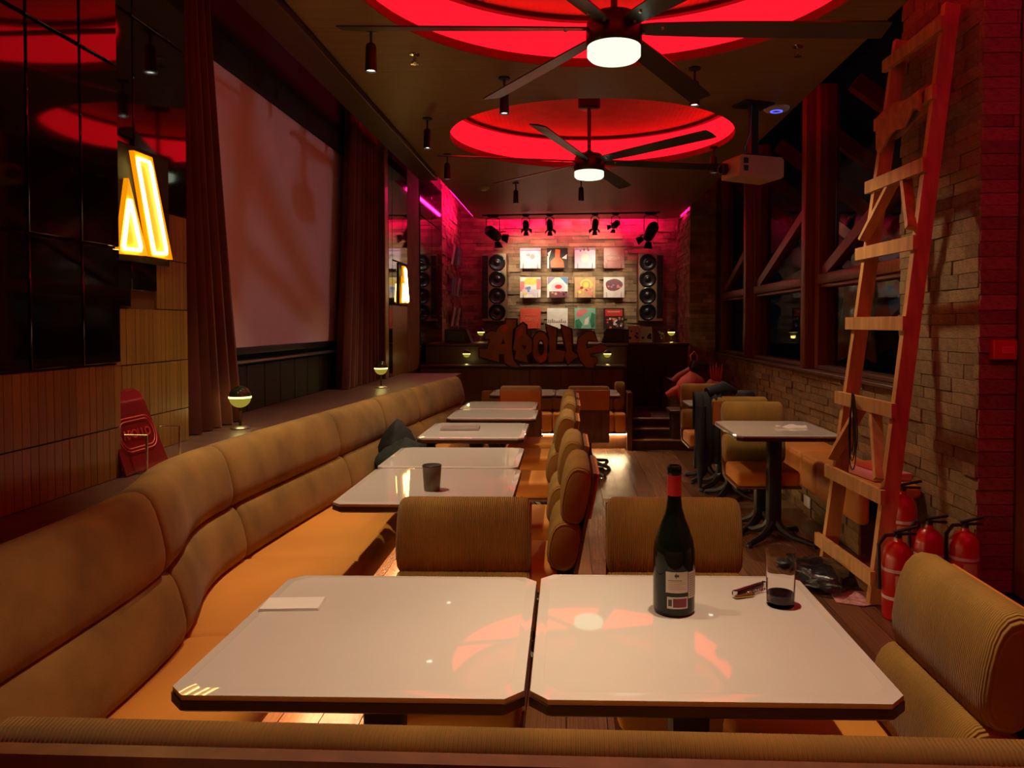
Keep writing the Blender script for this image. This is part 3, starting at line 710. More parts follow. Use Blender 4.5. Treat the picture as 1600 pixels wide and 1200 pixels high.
for i, (lb, base, art) in enumerate(SLV):
    x, z = XS[i % 4], ZS[i//4]
    t = thing('record_sleeve', lb, 'record sleeve', (x, 12.80, z - SZ/2), 0, 'record sleeves on the back wall')
    o = slv_me.build('cover', base, t); o.location = (0, 0, SZ/2); o.rotation_euler = (R(-7), 0, 0)
    if art == 'logo':
        for hw, hh in ((.13, .055), (.118, .043)):
            P = outline_pts(hw, hh, hh*.95); B().tube([(a, -.006, c) for a, c in P], .0022, 4, True).build('outline_print', c_line, o)
        for hw in (.16,): B().tube([(-SZ/2+.004, -.006, 0), (-.13, -.006, 0)], .002, 4).tube([(.13, -.006, 0), (SZ/2-.004, -.006, 0)], .002, 4).build('outline_print', c_line, o)
        put('lettering', text_mesh('APOLLO', .05, c_line), o, (0, -.006, 0), (R(90), 0, 0))
    else:
        for j, (P, mm) in enumerate(art):
            B().prism([(a*SZ*.98, c*SZ*.98) for a, c in P], -.0052 - .0002*j, -.003).build('print', mm, o)
    w_ = B(); z0 = -.018
    w_.tube([(-.12, -.012, z0+.1), (-.12, -.03, z0), (-.10, -.034, z0-.012), (.10, -.034, z0-.012), (.12, -.03, z0), (.12, -.012, z0+.1)], .0032, 5)
    w_.tube([(-.15, .0, z0+.02), (-.15, .035, z0+.08), (.15, .035, z0+.08), (.15, 0, z0+.02)], .0032, 5).tube([(-.15, .0, z0+.02), (.15, 0, z0+.02)], .0032, 5).tube([(-.12, -.03, z0), (-.12, .06, z0+.01)], .003, 5).tube([(.12, -.03, z0), (.12, .06, z0+.01)], .003, 5)
    wr_ = w_.build('wire_rack', m_black); wr_.location = (x, 12.80, z - SZ/2 + .01)
    tag(wr_, 'thin black wire rack holding up the ' + ' '.join(lb.split(',')[0].split()[:8]), 'rack', 'wire racks on the back wall')

# books leaning on the cabinet
for i, (x, w_, h_, c1, c2) in enumerate(((.96, .16, .24, c_wht, c_dk), (1.14, .17, .23, c_lil, c_dk), (1.32, .15, .20, c_dk, c_gry))):
    t = thing('book', ['white book with small dark figures leaning at the left end of the cabinet row', 'pale violet book with dark patches leaning in the middle of the cabinet row', 'dark patterned book leaning at the right end of the cabinet row'][i], 'book', (x, 10.98, 1.172), 0, 'books leaning on the cabinet')
    B().rbox(-w_/2, w_/2, -.012, .012, 0, h_, .003, 1).build('cover', c1, t)
    for j, (P, _) in enumerate(scat(5, -.35, .35, .15, .8, .14, [c2])): B().prism([(a*w_, .02+c*h_*.9) for a, c in P], -.0135-.0002*j, -.011).build('print', c2, t)
    t.rotation_euler = (R(-8), 0, R(random.uniform(-6, 6)))
# record bins on the left brick wall
for k, z in enumerate((2.32, 1.86, 1.4)):
    t = thing('record_bin', ['highest', 'middle', 'lowest'][k] + ' wire bin of upright records on the left brick wall', 'record bin', (-1.765, 11.9, z), 0, 'record bins on the left wall')
    cage = B()
    for y in (-.5, 0, .5): cage.tube([(0, y, .30), (0, y, 0), (.16, y, 0), (.16, y, .12)], .004, 5)
    for q in ((.16, .12), (.16, 0), (.002, .3)): cage.tube([(q[0], -.5, q[1]), (q[0], .5, q[1])], .004, 5)
    cage.build('cage', m_steel, t)
    for j in range(6):
        y = -.42 + j*.165; mm = [c_wht, c_dk, c_blu, c_gry, c_lil, c_mauv][(j+2*k) % 6]
        o = B().rbox(-.006, .006, -.075, .075, 0, .28, .002, 1).build('record', mm, t); o.location = (.05 + .014*(j % 4), y, .008); o.rotation_euler = (0, R(random.uniform(4, 12)), 0)

# ------------------------------------------------------------------ loudspeakers on the back wall
m_cone = M('speaker_cone', (.01, .01, .011), .28, var=.2); m_cab = M('speaker_cabinet', srgb(150, 124, 92), .6, var=.15)
def tower(x0, x1, mirror, lb):
    t = thing('loudspeaker_tower', lb, 'loudspeaker', ((x0+x1)/2, 12.72, 1.48), 0, 'loudspeaker towers')
    W = (x1-x0)/2; B().rbox(-W, W, -.08, .15, 0, 1.12, .01, 1).build('cabinet', m_cab, t)
    sx = -1 if mirror else 1
    for k in range(4):
        z = .155 + .27*k; o = B().lathe([(.133, -.078), (.133, -.092), (.120, -.096), (.112, -.090), (.065, -.0815), (.052, -.0815), (.045, -.087), (.02, -.095), (.002, -.097)], (sx*.055, 0, z), 28, 'y', cap=False).build('woofer', m_cone, t)
        B().lathe([(.139, -.078), (.139, -.088), (.132, -.094)], (sx*.055, 0, z), 28, 'y', cap=False).build('surround', m_blackm, o)
    B().rbox(-sx*.145-.05, -sx*.145+.05, -.086, -.078, .05, 1.08, .002, 1).build('tweeter_strip', m_blackm, t)
    for k in range(11):
        B().lathe([(.034, -.085), (.034, -.092), (.024, -.094), (.012, -.088), (.002, -.094)], (-sx*.145, 0, .1 + .092*k), 14, 'y', cap=False).build('tweeter', m_cone, t)
tower(-1.40, -.99, False, 'tall loudspeaker with four black cones left of the record sleeves')
tower(1.18, 1.59, True, 'tall loudspeaker with four black cones right of the record sleeves')
# wedge monitors on the desk
for x, w_, lb, fl_ in ((-1.38, .17, 'black wedge monitor at the left end of the booth desk', 1), (.62, .17, 'black wedge monitor at the right end of the booth desk', -1)):
    t = thing('wedge_monitor', lb, 'loudspeaker', (x, 9.85, 1.202), 0, 'wedge monitors')
    B().prism([(-w_*fl_, 0), (w_*fl_, 0), (w_*.62*fl_, .17), (-w_*fl_, .17)], -.12, .12).build('cabinet', m_blackm, t)
    B().rbox(-w_*.85, w_*.55, -.128, -.118, .02, .15, .003, 1).build('grille', m_black, t)

# ------------------------------------------------------------------ globe table lamps
m_globe_top = M('smoked_glass', srgb(44, 44, 24), .08, var=.1, spec=.8)
m_globe_lit = emit('lamp_glow', (.80, .62, .07), .38)
m_globe_hot = emit('lamp_core', (1.0, .90, .25), 3)
def globe(loc, lb, sc=1., e=2.2):
    t = thing('globe_lamp', lb, 'lamp', loc, 0, 'small globe lamps')
    t.scale = (sc, sc, sc)
    B().lathe([(.05, 0), (.05, .006), (.038, .012), (.008, .016)], (0,0,0), 20).build('base', m_steel, t)
    B().lathe([(.007, .012), (.007, .115)], (0,0,0), 10).build('stem', m_edge, t)
    r = .055; B().lathe([(.008, .112)] + [(r*math.sin(a), .165 - r*math.cos(a)) for a in [R(q) for q in range(15, 86, 14)]] + [(r, .165)], (0,0,0), 22).build('lit_bowl', m_globe_lit, t)
    B().lathe([(r*1.02, .165), (r*1.02, .17)] + [(r*math.sin(a), .17 + r*math.cos(a)) for a in [R(q) for q in (75, 60, 45, 30, 15, 4)]], (0,0,0), 22).build('smoked_dome', m_globe_top, t)
    B().lathe([(r*1.03, .160), (r*1.035, .165), (r*1.03, .17)], (0,0,0), 22).build('glow_ring', m_globe_hot, t)
    light('POINT', 'globe_light', (0, 0, .10), t, e, (1.0, .80, .25), .03)
globe((-1.70, 3.95, .90), 'small globe lamp on the ledge beside the near curtain, closest to the camera', 1.0, .45)
globe((-1.58, 6.5, .90), 'small globe lamp on the ledge below the far neon sign', 1.0, .45)
globe((-1.20, 9.2, .95), 'small globe lamp on the booth ledge left of the graffiti letters', .8, .6)
globe((.49, 9.2, .95), 'small globe lamp on the booth ledge right of the graffiti letters', .8, .6)
globe((-1.22, 10.95, 1.172), 'small globe lamp behind the booth under the left loudspeaker', .9, .9)
globe((1.49, 10.95, 1.172), 'small globe lamp on the cabinet right of the leaning books', .9, .9)

# ------------------------------------------------------------------ neon signs
TRI = [(3.02, 2.026), (2.947, 1.721), (3.152, 1.729)]; BAR = [(3.059, 2.144), (3.197, 2.145), (3.354, 1.73), (3.182, 1.731)]
TT = [(3.014, 1.952), (2.956+.012, 1.742), (3.095, 1.747)]; TB = [(3.072, 2.116), (3.167, 2.118), (3.295, 1.752), (3.192, 1.743)]
def neon(loc, lb, sc=1.):
    t = thing('neon_sign', lb, 'neon sign', loc, 0, 'yellow neon signs')
    f = lambda P: [((y-3.15)*sc, (z-1.72)*sc) for y, z in P]
    B().rbox(-.014, -.004, -.24*sc, .22*sc, -.02, .45*sc, .003, 1).build('backplate', m_blackm, t)
    for P, Q in ((TRI, TT), (BAR, TB)):
        o = B().prism(f(P), -.003, .018, 'x').build('plate', m_neon_p, t)
        Q2 = f(Q); pts = []
        for i in range(len(Q2)):
            a, c = Q2[i], Q2[(i+1) % len(Q2)]
            for s2 in (.06, .5, .94): pts.append((.024, a[0] + (c[0]-a[0])*s2, a[1] + (c[1]-a[1])*s2))
        B().tube(pts, .0075*sc, 8, True).build('tube', m_neon, o)
neon((-1.755, 3.15, 1.72), 'glowing yellow neon sign of a triangle and slanted bar near the left curtain')
neon((-1.76, 8.28, 1.66), 'far yellow neon sign beyond the projection screen', .95)

# ------------------------------------------------------------------ screen and curtains
sc_ = thing('projection_screen', 'large blank projection screen between the dark red curtains', 'screen', (0, 0, 0))
B().rbox(-2.0, -1.995, 3.75, 6.95, 1.30, 3.0, .002, 1).build('fabric', m_screen, sc_)
B().rbox(-2.01, -1.985, 3.75, 6.95, 1.255, 1.30, .006, 2).build('bottom_bar', m_black, sc_)
B().rbox(-2.03, -1.94, 3.6, 7.4, 1.205, 1.222, .004, 1).build('tray', m_steel, sc_)
def curtain(lb, yt0, yt1, yb0, yb1, x, z0, z1, waves, seed):
    rn = random.Random(seed); n = waves*10; ph = [rn.uniform(.8, 1.25) for _ in range(waves+1)]
    zs = [z0, z0+.02] + [z0 + (z1-z0)*q for q in (.12, .25, .4, .55, .7, .85, 1)]
    def X(s_, zz, side):
        k = s_*waves; i = int(min(k, waves-1)); a = .05*ph[i]*(1.15 - .35*(zz-z0)/(z1-z0))
        return x + a*math.sin(2*PI*k) + .012*math.sin(4*PI*k+1) + side*.006
    rings = []
    for zz in zs:
        q = 1-(zz-z0)/(z1-z0); f = q**1.3
        a, c = yt0 + (yb0-yt0)*f, yt1 + (yb1-yt1)*f
        ring = [(X(i/n, zz, 1), a + (c-a)*i/n, zz) for i in range(n+1)] + [(X(i/n, zz, -1), a + (c-a)*i/n, zz) for i in range(n, -1, -1)]
        rings.append(ring)
    o = B().rings(rings).build('curtain', m_curtain, None, 70)
    tag(o, lb, 'curtain', 'dark red curtains beside the screen')
curtain('dark red velvet curtain hanging beside the near neon sign', 3.56, 3.92, 3.58, 4.32, -1.86, .905, 3.55, 6, 1)
curtain('dark red velvet curtain hanging at the far side of the screen', 6.62, 7.48, 6.28, 7.46, -1.86, .905, 3.55, 8, 2)

# ------------------------------------------------------------------ fans
m_blade = M('fan_blade', srgb(58, 48, 40), .32, var=.25, scale=3, stretch=(.5, 8, 1), spec=.6)
m_fanbody = M('fan_body', srgb(40, 26, 24), .35, var=.15)
def fan(loc, a0, lb):
    t = thing('ceiling_fan', lb, 'ceiling fan', loc, 0, 'ceiling fans in the red recesses')
    top = CEIL + .335 - loc[2]
    B().lathe([(.10, top), (.10, top-.09), (.085, top-.10), (.02, top-.10)], (0,0,0), 24).build('canopy', m_fanbody, t)
    B().lathe([(.017, top-.1), (.017, .09)], (0,0,0), 12).build('downrod', m_fanbody, t)
    B().lathe([(.02, .12), (.05, .10), (.11, .085), (.135, .05), (.14, .0), (.14, -.05), (.13, -.07), (.10, -.075)], (0,0,0), 32).build('motor_housing', m_fanbody, t)
    B().lathe([(.133, -.07), (.133, -.115), (.118, -.13), (.08, -.138), (.004, -.140)], (0,0,0), 32).build('light_diffuser', m_fanlight, t)
    bl = B(); rs = []
    for x, w_ in ((.10, .07), (.20, .10), (.5, .125), (1.0, .135), (1.33, .14), (1.36, .13)):
        rs.append([(x, -w_/2, -.004), (x, w_/2, -.004), (x, w_/2, .004), (x, 0, .010), (x, -w_/2, .004)])
    bl.rings(rs); me = bl.mesh('blade', m_blade, 30)
    bk = B().lathe([(.009, .0), (.007, -.009)], (.15, .02, -.003), 8).lathe([(.009, .0), (.007, -.009)], (.24, -.02, -.003), 8).mesh('bolt', m_steel)
    for k in range(6):
        o = put('blade', me, t, (0, 0, .02), Matrix.Rotation(R(a0+60*k), 4, 'Z').__matmul__(Matrix.Rotation(R(-13), 4, 'X')).to_euler())
        put('bolt', bk, o)
fan((.235, 3.86, 2.89), 2, 'big black ceiling fan under the nearer red ceiling recess')
fan((.205, 7.0, 2.89), 12, 'big black ceiling fan under the farther red ceiling recess')

# ------------------------------------------------------------------ spot lamps on the ceiling
def spot(loc, lb, e=60, aim=None, ang=75, sz=.025):
    t = thing('spot_lamp', lb, 'spot lamp', (loc[0], loc[1], CEIL), 0, 'black ceiling spot lamps')
    B().lathe([(.04, 0), (.04, -.012), (.012, -.016)], (0,0,0), 16).build('ceiling_plate', m_black, t)
    B().lathe([(.008, -.01), (.008, -.12)], (0,0,0), 8).build('stem', m_black, t)
    B().lathe([(.012, -.085), (.026, -.095), (.03, -.11), (.034, -.25), (.030, -.25), (.027, -.238)], (0,0,0), 20, cap=False).build('barrel', m_black, t)
    B().lathe([(.027, -.236), (.027, -.239)], (0,0,0), 16).build('lens', m_bulb, t)
    tg = aim if aim else (loc[0], loc[1], 0)
    light('SPOT', 'spot_light', (0, 0, -.245), t, e, WARM, sz, ang, .75, tg, (loc[0], loc[1], CEIL-.245))
spot((-1.127, 4.44), 'ceiling spot lamp by the left fan blade tip, nearest on the left', 70, (-1.1, 4.2, .5))
spot((-.431, 5.354), 'ceiling spot lamp left of the middle between the two red recesses', 110, (-.4, 5.4, .5), 86)
spot((.852, 5.184), 'ceiling spot lamp right of the middle between the two red recesses', 95, (1.5, 4.95, .7), 108, sz=.06)
spot((-1.154, 6.39), 'tilted ceiling spot lamp beside the left ceiling edge before the magenta glow', 40, (-1.1, 6.2, .5))
spot((-1.2, 7.75), 'ceiling spot lamp left of the farther red recess', 30, (-.9, 7.6, .5))
spot((-.614, 9.34), 'ceiling spot lamp beyond the farther recess, left of its middle', 40, (-.5, 8.2, .5))
spot((.173, 9.16), 'ceiling spot lamp beyond the farther recess, right of its middle', 70, (.8, 8.3, .3), 84)
spot((1.418, 7.49), 'ceiling spot lamp right of the farther red recess beside the projector', 45, (1.4, 7.0, .5))
spot((-.45, 1.92), 'ceiling spot lamp above the front left table', 122, (-.46, 1.66, .75), 54)
spot((.38, 1.88), 'ceiling spot lamp above the front right table', 118, (.50, 1.66, .75), 60)
spot((-1.12, 3.1), 'added unseen ceiling spot lamp washing the second part of the banquette', 120, (-.75, 3.45, .5), 78)  # added out-of-view lamp, brightens the banquette and first aisle chairs

# stage lights on a rail before the record wall
rail = tag(B().tube([(-1.3, 11.85, 3.11), (1.4, 11.6, 3.11)], .012, 8).build('light_rail', m_black), 'thin black rail carrying the stage lights under the ceiling', 'rail')
ST = [(-1.13, 11.82, 1.7, (-.6, 12.8, 2.45), 34), (-.62, 11.78, 1, (-.6, 12.8, 2.2), 22), (-.255, 11.75, 1, (-.15, 12.8, 1.7), 26), (.433, 11.70, 1, (.35, 12.8, 1.75), 26), (.74, 11.66, 1, (.3, 12.8, 2.6), 40), (1.268, 11.62, 1.7, (.75, 12.8, 1.8), 26)]
SL = ['large bulky stage light at the left end of the rail', 'small stage light with barn doors, second from the left on the rail', 'slim stage light, third from the left on the rail', 'small stage light with barn doors right of the rail middle', 'glowing stage light second from the right on the rail', 'large bulky stage light at the right end of the rail']
for (x, y, s_, aim, e), lb in zip(ST, SL):
    t = thing('stage_light', lb, 'stage light', (x, y, 3.10), 0, 'stage lights on the rail')
    B().rbox(-.05*s_, .05*s_, -.03, .03, -.02, .02, .005, 1).build('clamp', m_black, t)
    B().tube([(-.06*s_, 0, -.16*s_), (-.06*s_, 0, -.05), (0, 0, -.02), (.06*s_, 0, -.05), (.06*s_, 0, -.16*s_)], .007, 6).build('yoke', m_black, t)
    q = (Vector(aim) - Vector((x, y, 3.10-.16*s_))).to_track_quat('-Z', 'Y')
    h_ = B().lathe([(.03, .10), (.05, .07), (.052, -.04), (.045, -.09), (.04, -.09)], (0,0,0), 18, cap=False).lathe([(.03, .1), (.001, .11)], (0,0,0), 18).build('lamp_head', m_black, t)
    for o in [h_]:
        o.location = (0, 0, -.16*s_); o.rotation_euler = q.to_euler(); o.scale = (s_*.95, s_*.95, s_*.95)
    B().lathe([(.038, -.08), (.038, -.083)], (0,0,0), 16).build('lens', m_bulb, h_)
    for a in range(4):
        c, s2 = math.cos(a*PI/2), math.sin(a*PI/2)
        B().add([(.045*c-.03*s2, .045*s2+.03*c, -.09), (.045*c+.03*s2, .045*s2-.03*c, -.09), (.085*c+.045*s2, .085*s2-.045*c, -.14), (.085*c-.045*s2, .085*s2+.045*c, -.14),
                 (.047*c-.03*s2, .047*s2+.03*c, -.088), (.047*c+.03*s2, .047*s2-.03*c, -.088), (.087*c+.045*s2, .087*s2-.045*c, -.138), (.087*c-.045*s2, .087*s2+.045*c, -.138)],
                [(0,1,2,3), (7,6,5,4), (0,4,5,1), (1,5,6,2), (2,6,7,3), (3,7,4,0)]).build('barn_door', m_black, h_)
    light('SPOT', 'stage_beam', (0, 0, -.1), h_, e*1.15, (1.0, .84, .60), .02, 78, .9)

# ------------------------------------------------------------------ ceiling fittings
def sprinkler(x, y, lb):
    t = thing('sprinkler', lb, 'sprinkler', (x, y, CEIL), 0, 'ceiling sprinklers')
    B().lathe([(.035, 0), (.033, -.006), (.01, -.008)], (0,0,0), 16).build('rosette', m_chrome, t)
    B().lathe([(.01, -.005), (.01, -.05)], (0,0,0), 10).build('stem', m_chrome, t)
    B().lathe([(.024, -.06), (.024, -.064)], (0,0,0), 12).tube([(.012, 0, -.04), (.02, 0, -.05), (.012, 0, -.062)], .003, 5).tube([(-.012, 0, -.04), (-.02, 0, -.05), (-.012, 0, -.062)], .003, 5).build('deflector', m_chrome, t)
sprinkler(-.961, 4.88, 'chrome sprinkler left of the near fan on the ceiling')
sprinkler(1.42, 4.80, 'chrome sprinkler right of the near fan on the ceiling')
t = thing('smoke_detector', 'round white smoke detector on the ceiling left of the far fan', 'detector', (-1.03, 9.6, CEIL))
B().lathe([(.07, 0), (.07, -.018), (.05, -.04), (.01, -.045)], (0,0,0), 22).build('body', m_cream, t); B().lathe([(.03, -.043), (.03, -.05)], (0,0,0), 14).build('sensor', m_white, t)
t = thing('access_point', 'white ceiling disc with a blue glowing ring above the projector', 'router', (1.655, 6.15, CEIL))
B().lathe([(.10, 0), (.10, -.012), (.085, -.026), (.01, -.032)], (0,0,0), 28).build('body', m_white, t)
B().lathe([(.048, -.029), (.048, -.033), (.036, -.034), (.036, -.03)], (0,0,0), 24, cap=False).build('light_ring', emit('blue_ring', (.06, .08, 1.0), 2.5), t)

# projector
pj = thing('projector', 'cream projector hanging from a black ceiling pole', 'projector', (1.45, 6.05, CEIL), R(20))
B().rbox(-.13, .13, -.10, .10, -.016, 0, .004, 1).build('ceiling_plate', m_black, pj)
B().rbox(-.032, .032, -.032, .032, -.40, -.016, .005, 1).build('pole', m_black, pj)
B().rbox(-.10, .10, -.07, .07, -.425, -.40, .004, 1).build('bracket', m_black, pj)
bd = B().prism([(-.20, -.58), (.15, -.595), (.19, -.575), (.19, -.445), (.17, -.425), (-.18, -.425), (-.20, -.445)], -.13, .13).build('body', m_cream, pj, 20)
B().lathe([(.045, -.02), (.045, -.06), (.035, -.062), (.03, -.04), (.002, -.045)], (-.20, .04, -.51), 20, 'x', cap=False).build('lens', m_black, bd)
for z in (-.49, -.545): B().rbox(-.165, -.125, -.133, -.128, z, z+.042, .002, 1).build('vent', m_blackm, bd)
B().tube([(-.10, -.05, -.42), (-.12, -.06, -.36), (-.06, -.04, -.25), (-.04, -.035, -.02)], .006, 6).build('cable', m_black, pj)

# ------------------------------------------------------------------ ladder
ld = thing('wooden_ladder', 'tall rough pine ladder leaning against the brick pillar', 'ladder', (0, 0, 0))
RB, RT = Vector((1.60, 3.98, 0)), Vector((2.115, 4.33, 3.20)); LB, LT = Vector((1.565, 4.62, 0)), Vector((2.10, 4.93, 3.22))
upv = (RT-RB).cross(LB-RB).normalized()
for p0, p1 in ((RB, RT), (LB, LT)): B().bar(p0, p1, .042, .085, upv).build('rail', m_ladder, ld)
nrm = upv if upv.x < 0 else -upv
for k, z in enumerate((.13, .54, .985, 1.44, 1.87, 2.29, 2.69, 3.07)):
    a = LB.lerp(LT, z/3.22); c = RB.lerp(RT, z/3.2); d = (c-a).normalized()
    off = nrm*.055
    B().bar(a + off - d*.07, c + off + d*.05, .028, .075, (0, 0, 1)).build('rung', m_ladder, ld)
for z, za in ((.985, .62), (2.29, 1.95)):
    a0, c0 = LB.lerp(LT, z/3.22), RB.lerp(RT, z/3.2); a1, c1 = LB.lerp(LT, za/3.22), RB.lerp(RT, za/3.2)
    B().bar(a0.lerp(c0, .38) + nrm*.02, a1 + nrm*.06, .03, .06, nrm).build('brace', m_ladder, ld)
    B().bar(a0.lerp(c0, .60) + nrm*.02, c1 + nrm*.06, .03, .06, nrm).build('brace', m_ladder, ld)
# rag over a rung and a coil of cord
m_rag = M('canvas_rag', srgb(176, 132, 84), .9, var=.3, scale=14, bump=.5, bscale=30)
b = B(); rs = []
a = LB.lerp(LT, 2.69/3.22); c = RB.lerp(RT, 2.69/3.2)
for i in range(15):
    u = .0 + .95*i/14; p = a.lerp(c, u) + nrm*.055; dz = .13 + .05*math.sin(5*u+1) + .03*math.sin(13*u)
    o1 = nrm*(.03 + .012*math.sin(9*u)); 
    rs.append([tuple(p + o1 + Vector((0,0,-dz))), tuple(p + o1*1.1 + Vector((0,0,.02))), tuple(p + Vector((0,0,.06+.015*math.sin(7*u)))), tuple(p - nrm*.03 + Vector((0,0,.03))), tuple(p - nrm*.035 + Vector((0,0,-.10-.03*math.sin(6*u)))), tuple(p - nrm*.025 + Vector((0,0,-.10-.03*math.sin(6*u)))), tuple(p - nrm*.018 + Vector((0,0,.02))), tuple(p + Vector((0,0,.045))), tuple(p + o1*.75 + Vector((0,0,.01))), tuple(p + o1*.7 + Vector((0,0,-dz)))])
tag(b.rings(rs).build('canvas_rag', m_rag, None, 60), 'frayed beige rag draped over an upper ladder rung', 'rag')
a = LB.lerp(LT, .985/3.22); c = RB.lerp(RT, .985/3.2); h0 = a.lerp(c, .42) + nrm*.085
b = B()
for k in range(4):
    w_ = .05 + .03*k; L = .34 + .05*(k % 3); d = (c-a).normalized()
    pts = [h0 + d*(w_*.6*math.sin(2*PI*i/24)*(.25+.75*(1-math.cos(2*PI*i/24))/2) + .02*k - .04) + nrm*.006*k + Vector((0, 0, .045 - L*(1-math.cos(2*PI*i/24))/2)) for i in range(24)]
    b.tube(pts, .0035, 5, True)
tag(b.build('cord_coil', m_black), 'coil of thin black cord hung on a ladder rung', 'cord')

# ------------------------------------------------------------------ fire extinguishers
def extinguisher(loc, lb, s_=1.):
    t = thing('fire_extinguisher', lb, 'extinguisher', loc, R(random.uniform(-30, 30)), 'red fire extinguishers by the pillar'); t.scale = (s_, s_, s_)
    B().lathe([(.066, 0), (.072, .008), (.072, .30), (.066, .335), (.045, .365), (.022, .378), (.02, .395)], (0,0,0), 26).build('cylinder', m_red, t)
    for z in (.10, .235): B().lathe([(.0728, z), (.0728, z+.016)], (0,0,0), 26, cap=False).build('band', m_white, t)
    rs = [[(.0735*math.cos(q), .0735*math.sin(q), z) for q in [R(-90-28+7*i) for i in range(9)]] for z in (.13, .225)]
    b = B(); b.add(rs[0]+rs[1], [(i, i+1, 9+i+1, 9+i) for i in range(8)]); b.build('label_sticker', c_tan, t)
    B().lathe([(.018, .39), (.02, .405), (.014, .42)], (0,0,0), 14).bar((-.02, 0, .42), (.09, 0, .45), .022, .01).bar((-.02, 0, .412), (.085, 0, .415), .02, .01).build('valve_handle', m_black, t)
    B().tube([(-.015, 0, .408), (-.06, 0, .405), (-.092, 0, .36), (-.09, 0, .26), (-.086, 0, .14)], .010, 8).build('hose', m_black, t)
extinguisher((1.633, 3.80, 0), 'red fire extinguisher standing in front of the ladder foot, nearest of the group')
extinguisher((1.90, 4.05, 0), 'red fire extinguisher behind the lit chair, middle of the group')
extinguisher((2.06, 4.0, 0), 'red fire extinguisher beside the pillar, rightmost of the group')
extinguisher((2.0, 4.6, .0), 'red fire extinguisher seen between the ladder rails', 1.15)
# alarm box on the pillar
ab = thing('alarm_box', 'small red alarm box with pale label on the pillar front', 'alarm box', (2.315, 4.14, 1.31))
B().rbox(-.06, .06, -.035, .03, -.052, .052, .006, 2).build('body', m_red, ab)
B().rbox(-.02, .045, -.038, -.033, -.018, .018, .001, 1).build('label_plate', c_pnk, ab)
for i in range(4):
    for j in range(2): B().box(-.013+i*.014, -.005+i*.014, -.0395, -.037, -.010+j*.012, -.003+j*.012).build('lettering', c_red, ab)

# ------------------------------------------------------------------ things on the tables
wb_ = thing('wine_bottle', 'tall dark wine bottle with red capsule on the front right table', 'bottle', (.262, 1.862, .75), R(8))
m_bottle = M('bottle_glass', (.006, .009, .004), .06, var=.2, spec=.35, coat=.0)
B().lathe([(.040, 0), (.048, .003), (.0505, .012), (.0505, .115), (.050, .15), (.046, .175), (.036, .205), (.026, .23), (.0195, .252), (.0170, .275), (.0165, .325)], (0,0,0), 36).build('glass', m_bottle, wb_, 50)
m_capsule = M('red_capsule', srgb(190, 30, 38), .35, var=.08)
B().lathe([(.0172, .283), (.0172, .333)], (0,0,0), 24, cap=False).build('capsule', m_capsule, wb_)
B().lathe([(.0165, .325), (.0172, .335), (.0180, .338), (.0178, .352), (.0150, .356), (.0125, .356), (.0125, .345), (.001, .345)], (0,0,0), 24, cap=False).build('lip', m_bottle, wb_)
def arc_label(r, a0, a1, z0, z1, name, mm, par, n=14):
    b = B(); P = [(math.cos(R(a0+(a1-a0)*i/n)), math.sin(R(a0+(a1-a0)*i/n))) for i in range(n+1)]
    for q in (0, 1): pass
    vs_ = [(r*c, r*s2, z) for z in (z0, z1) for c, s2 in P]
    return b.add(vs_, [(i, i+1, n+2+i, n+1+i) for i in range(n)]).build(name, mm, par, 60)
m_lab = M('wine_label', srgb(206, 204, 190), .6, var=.04); m_ink = flat('label_ink', (70, 62, 56)); m_lab2 = flat('label_claret', (120, 34, 48))
arc_label(.0508, -128, -66, .060, .110, 'label', m_lab, wb_)
arc_label(.0508, -64, -20, .045, .108, 'side_label', m_lab, wb_)
arc_label(.0508, -124, -66, .022, .050, 'small_label', m_lab, wb_)
arc_label(.0510, -108, -70, .0255, .0465, 'small_label_print', m_lab2, wb_)
for k in range(6): arc_label(.0510, -122, -72-6*(k % 3), .068+.0042*k, .0694+.0042*k, 'label_print', m_ink if k == 5 else c_tan, wb_)
for k in range(11): arc_label(.0510, -61, -24-4*(k % 2), .049+.0052*k, .0512+.0052*k, 'side_label_print', c_gry, wb_)
arc_label(.0511, -104, -92, .098, .104, 'label_script', m_ink, wb_); arc_label(.0511, -101, -99, .094, .1075, 'label_script', m_ink, wb_)
arc_label(.0510, -121, -111, .028, .044, 'small_label_figure', m_ink, wb_)
# drinking glass
m_glass, nt_, bs_ = nodes('clear_glass'); bs_.inputs['Transmission Weight'].default_value = 1; bs_.inputs['Base Color'].default_value = (1, 1, 1, 1); bs_.inputs['Roughness'].default_value = 0.0; bs_.inputs['IOR'].default_value = 1.12
m_wine = M('red_wine', (.012, .003, .006), .05, spec=.5)
gl = thing('drinking_glass', 'clear straight glass with a little dark red wine on the front table', 'glass', (.532, 1.905, .75))
B().lathe([(.001, 0), (.031, 0), (.0335, .004), (.0375, .143), (.0368, .1435), (.0325, .012), (.030, .010), (.001, .010)], (0,0,0), 36, cap=False).build('tumbler', m_glass, gl, 50)
B().lathe([(.0318, .0105), (.0330, .031), (.001, .031)], (0,0,0), 30).build('wine', m_wine, gl)
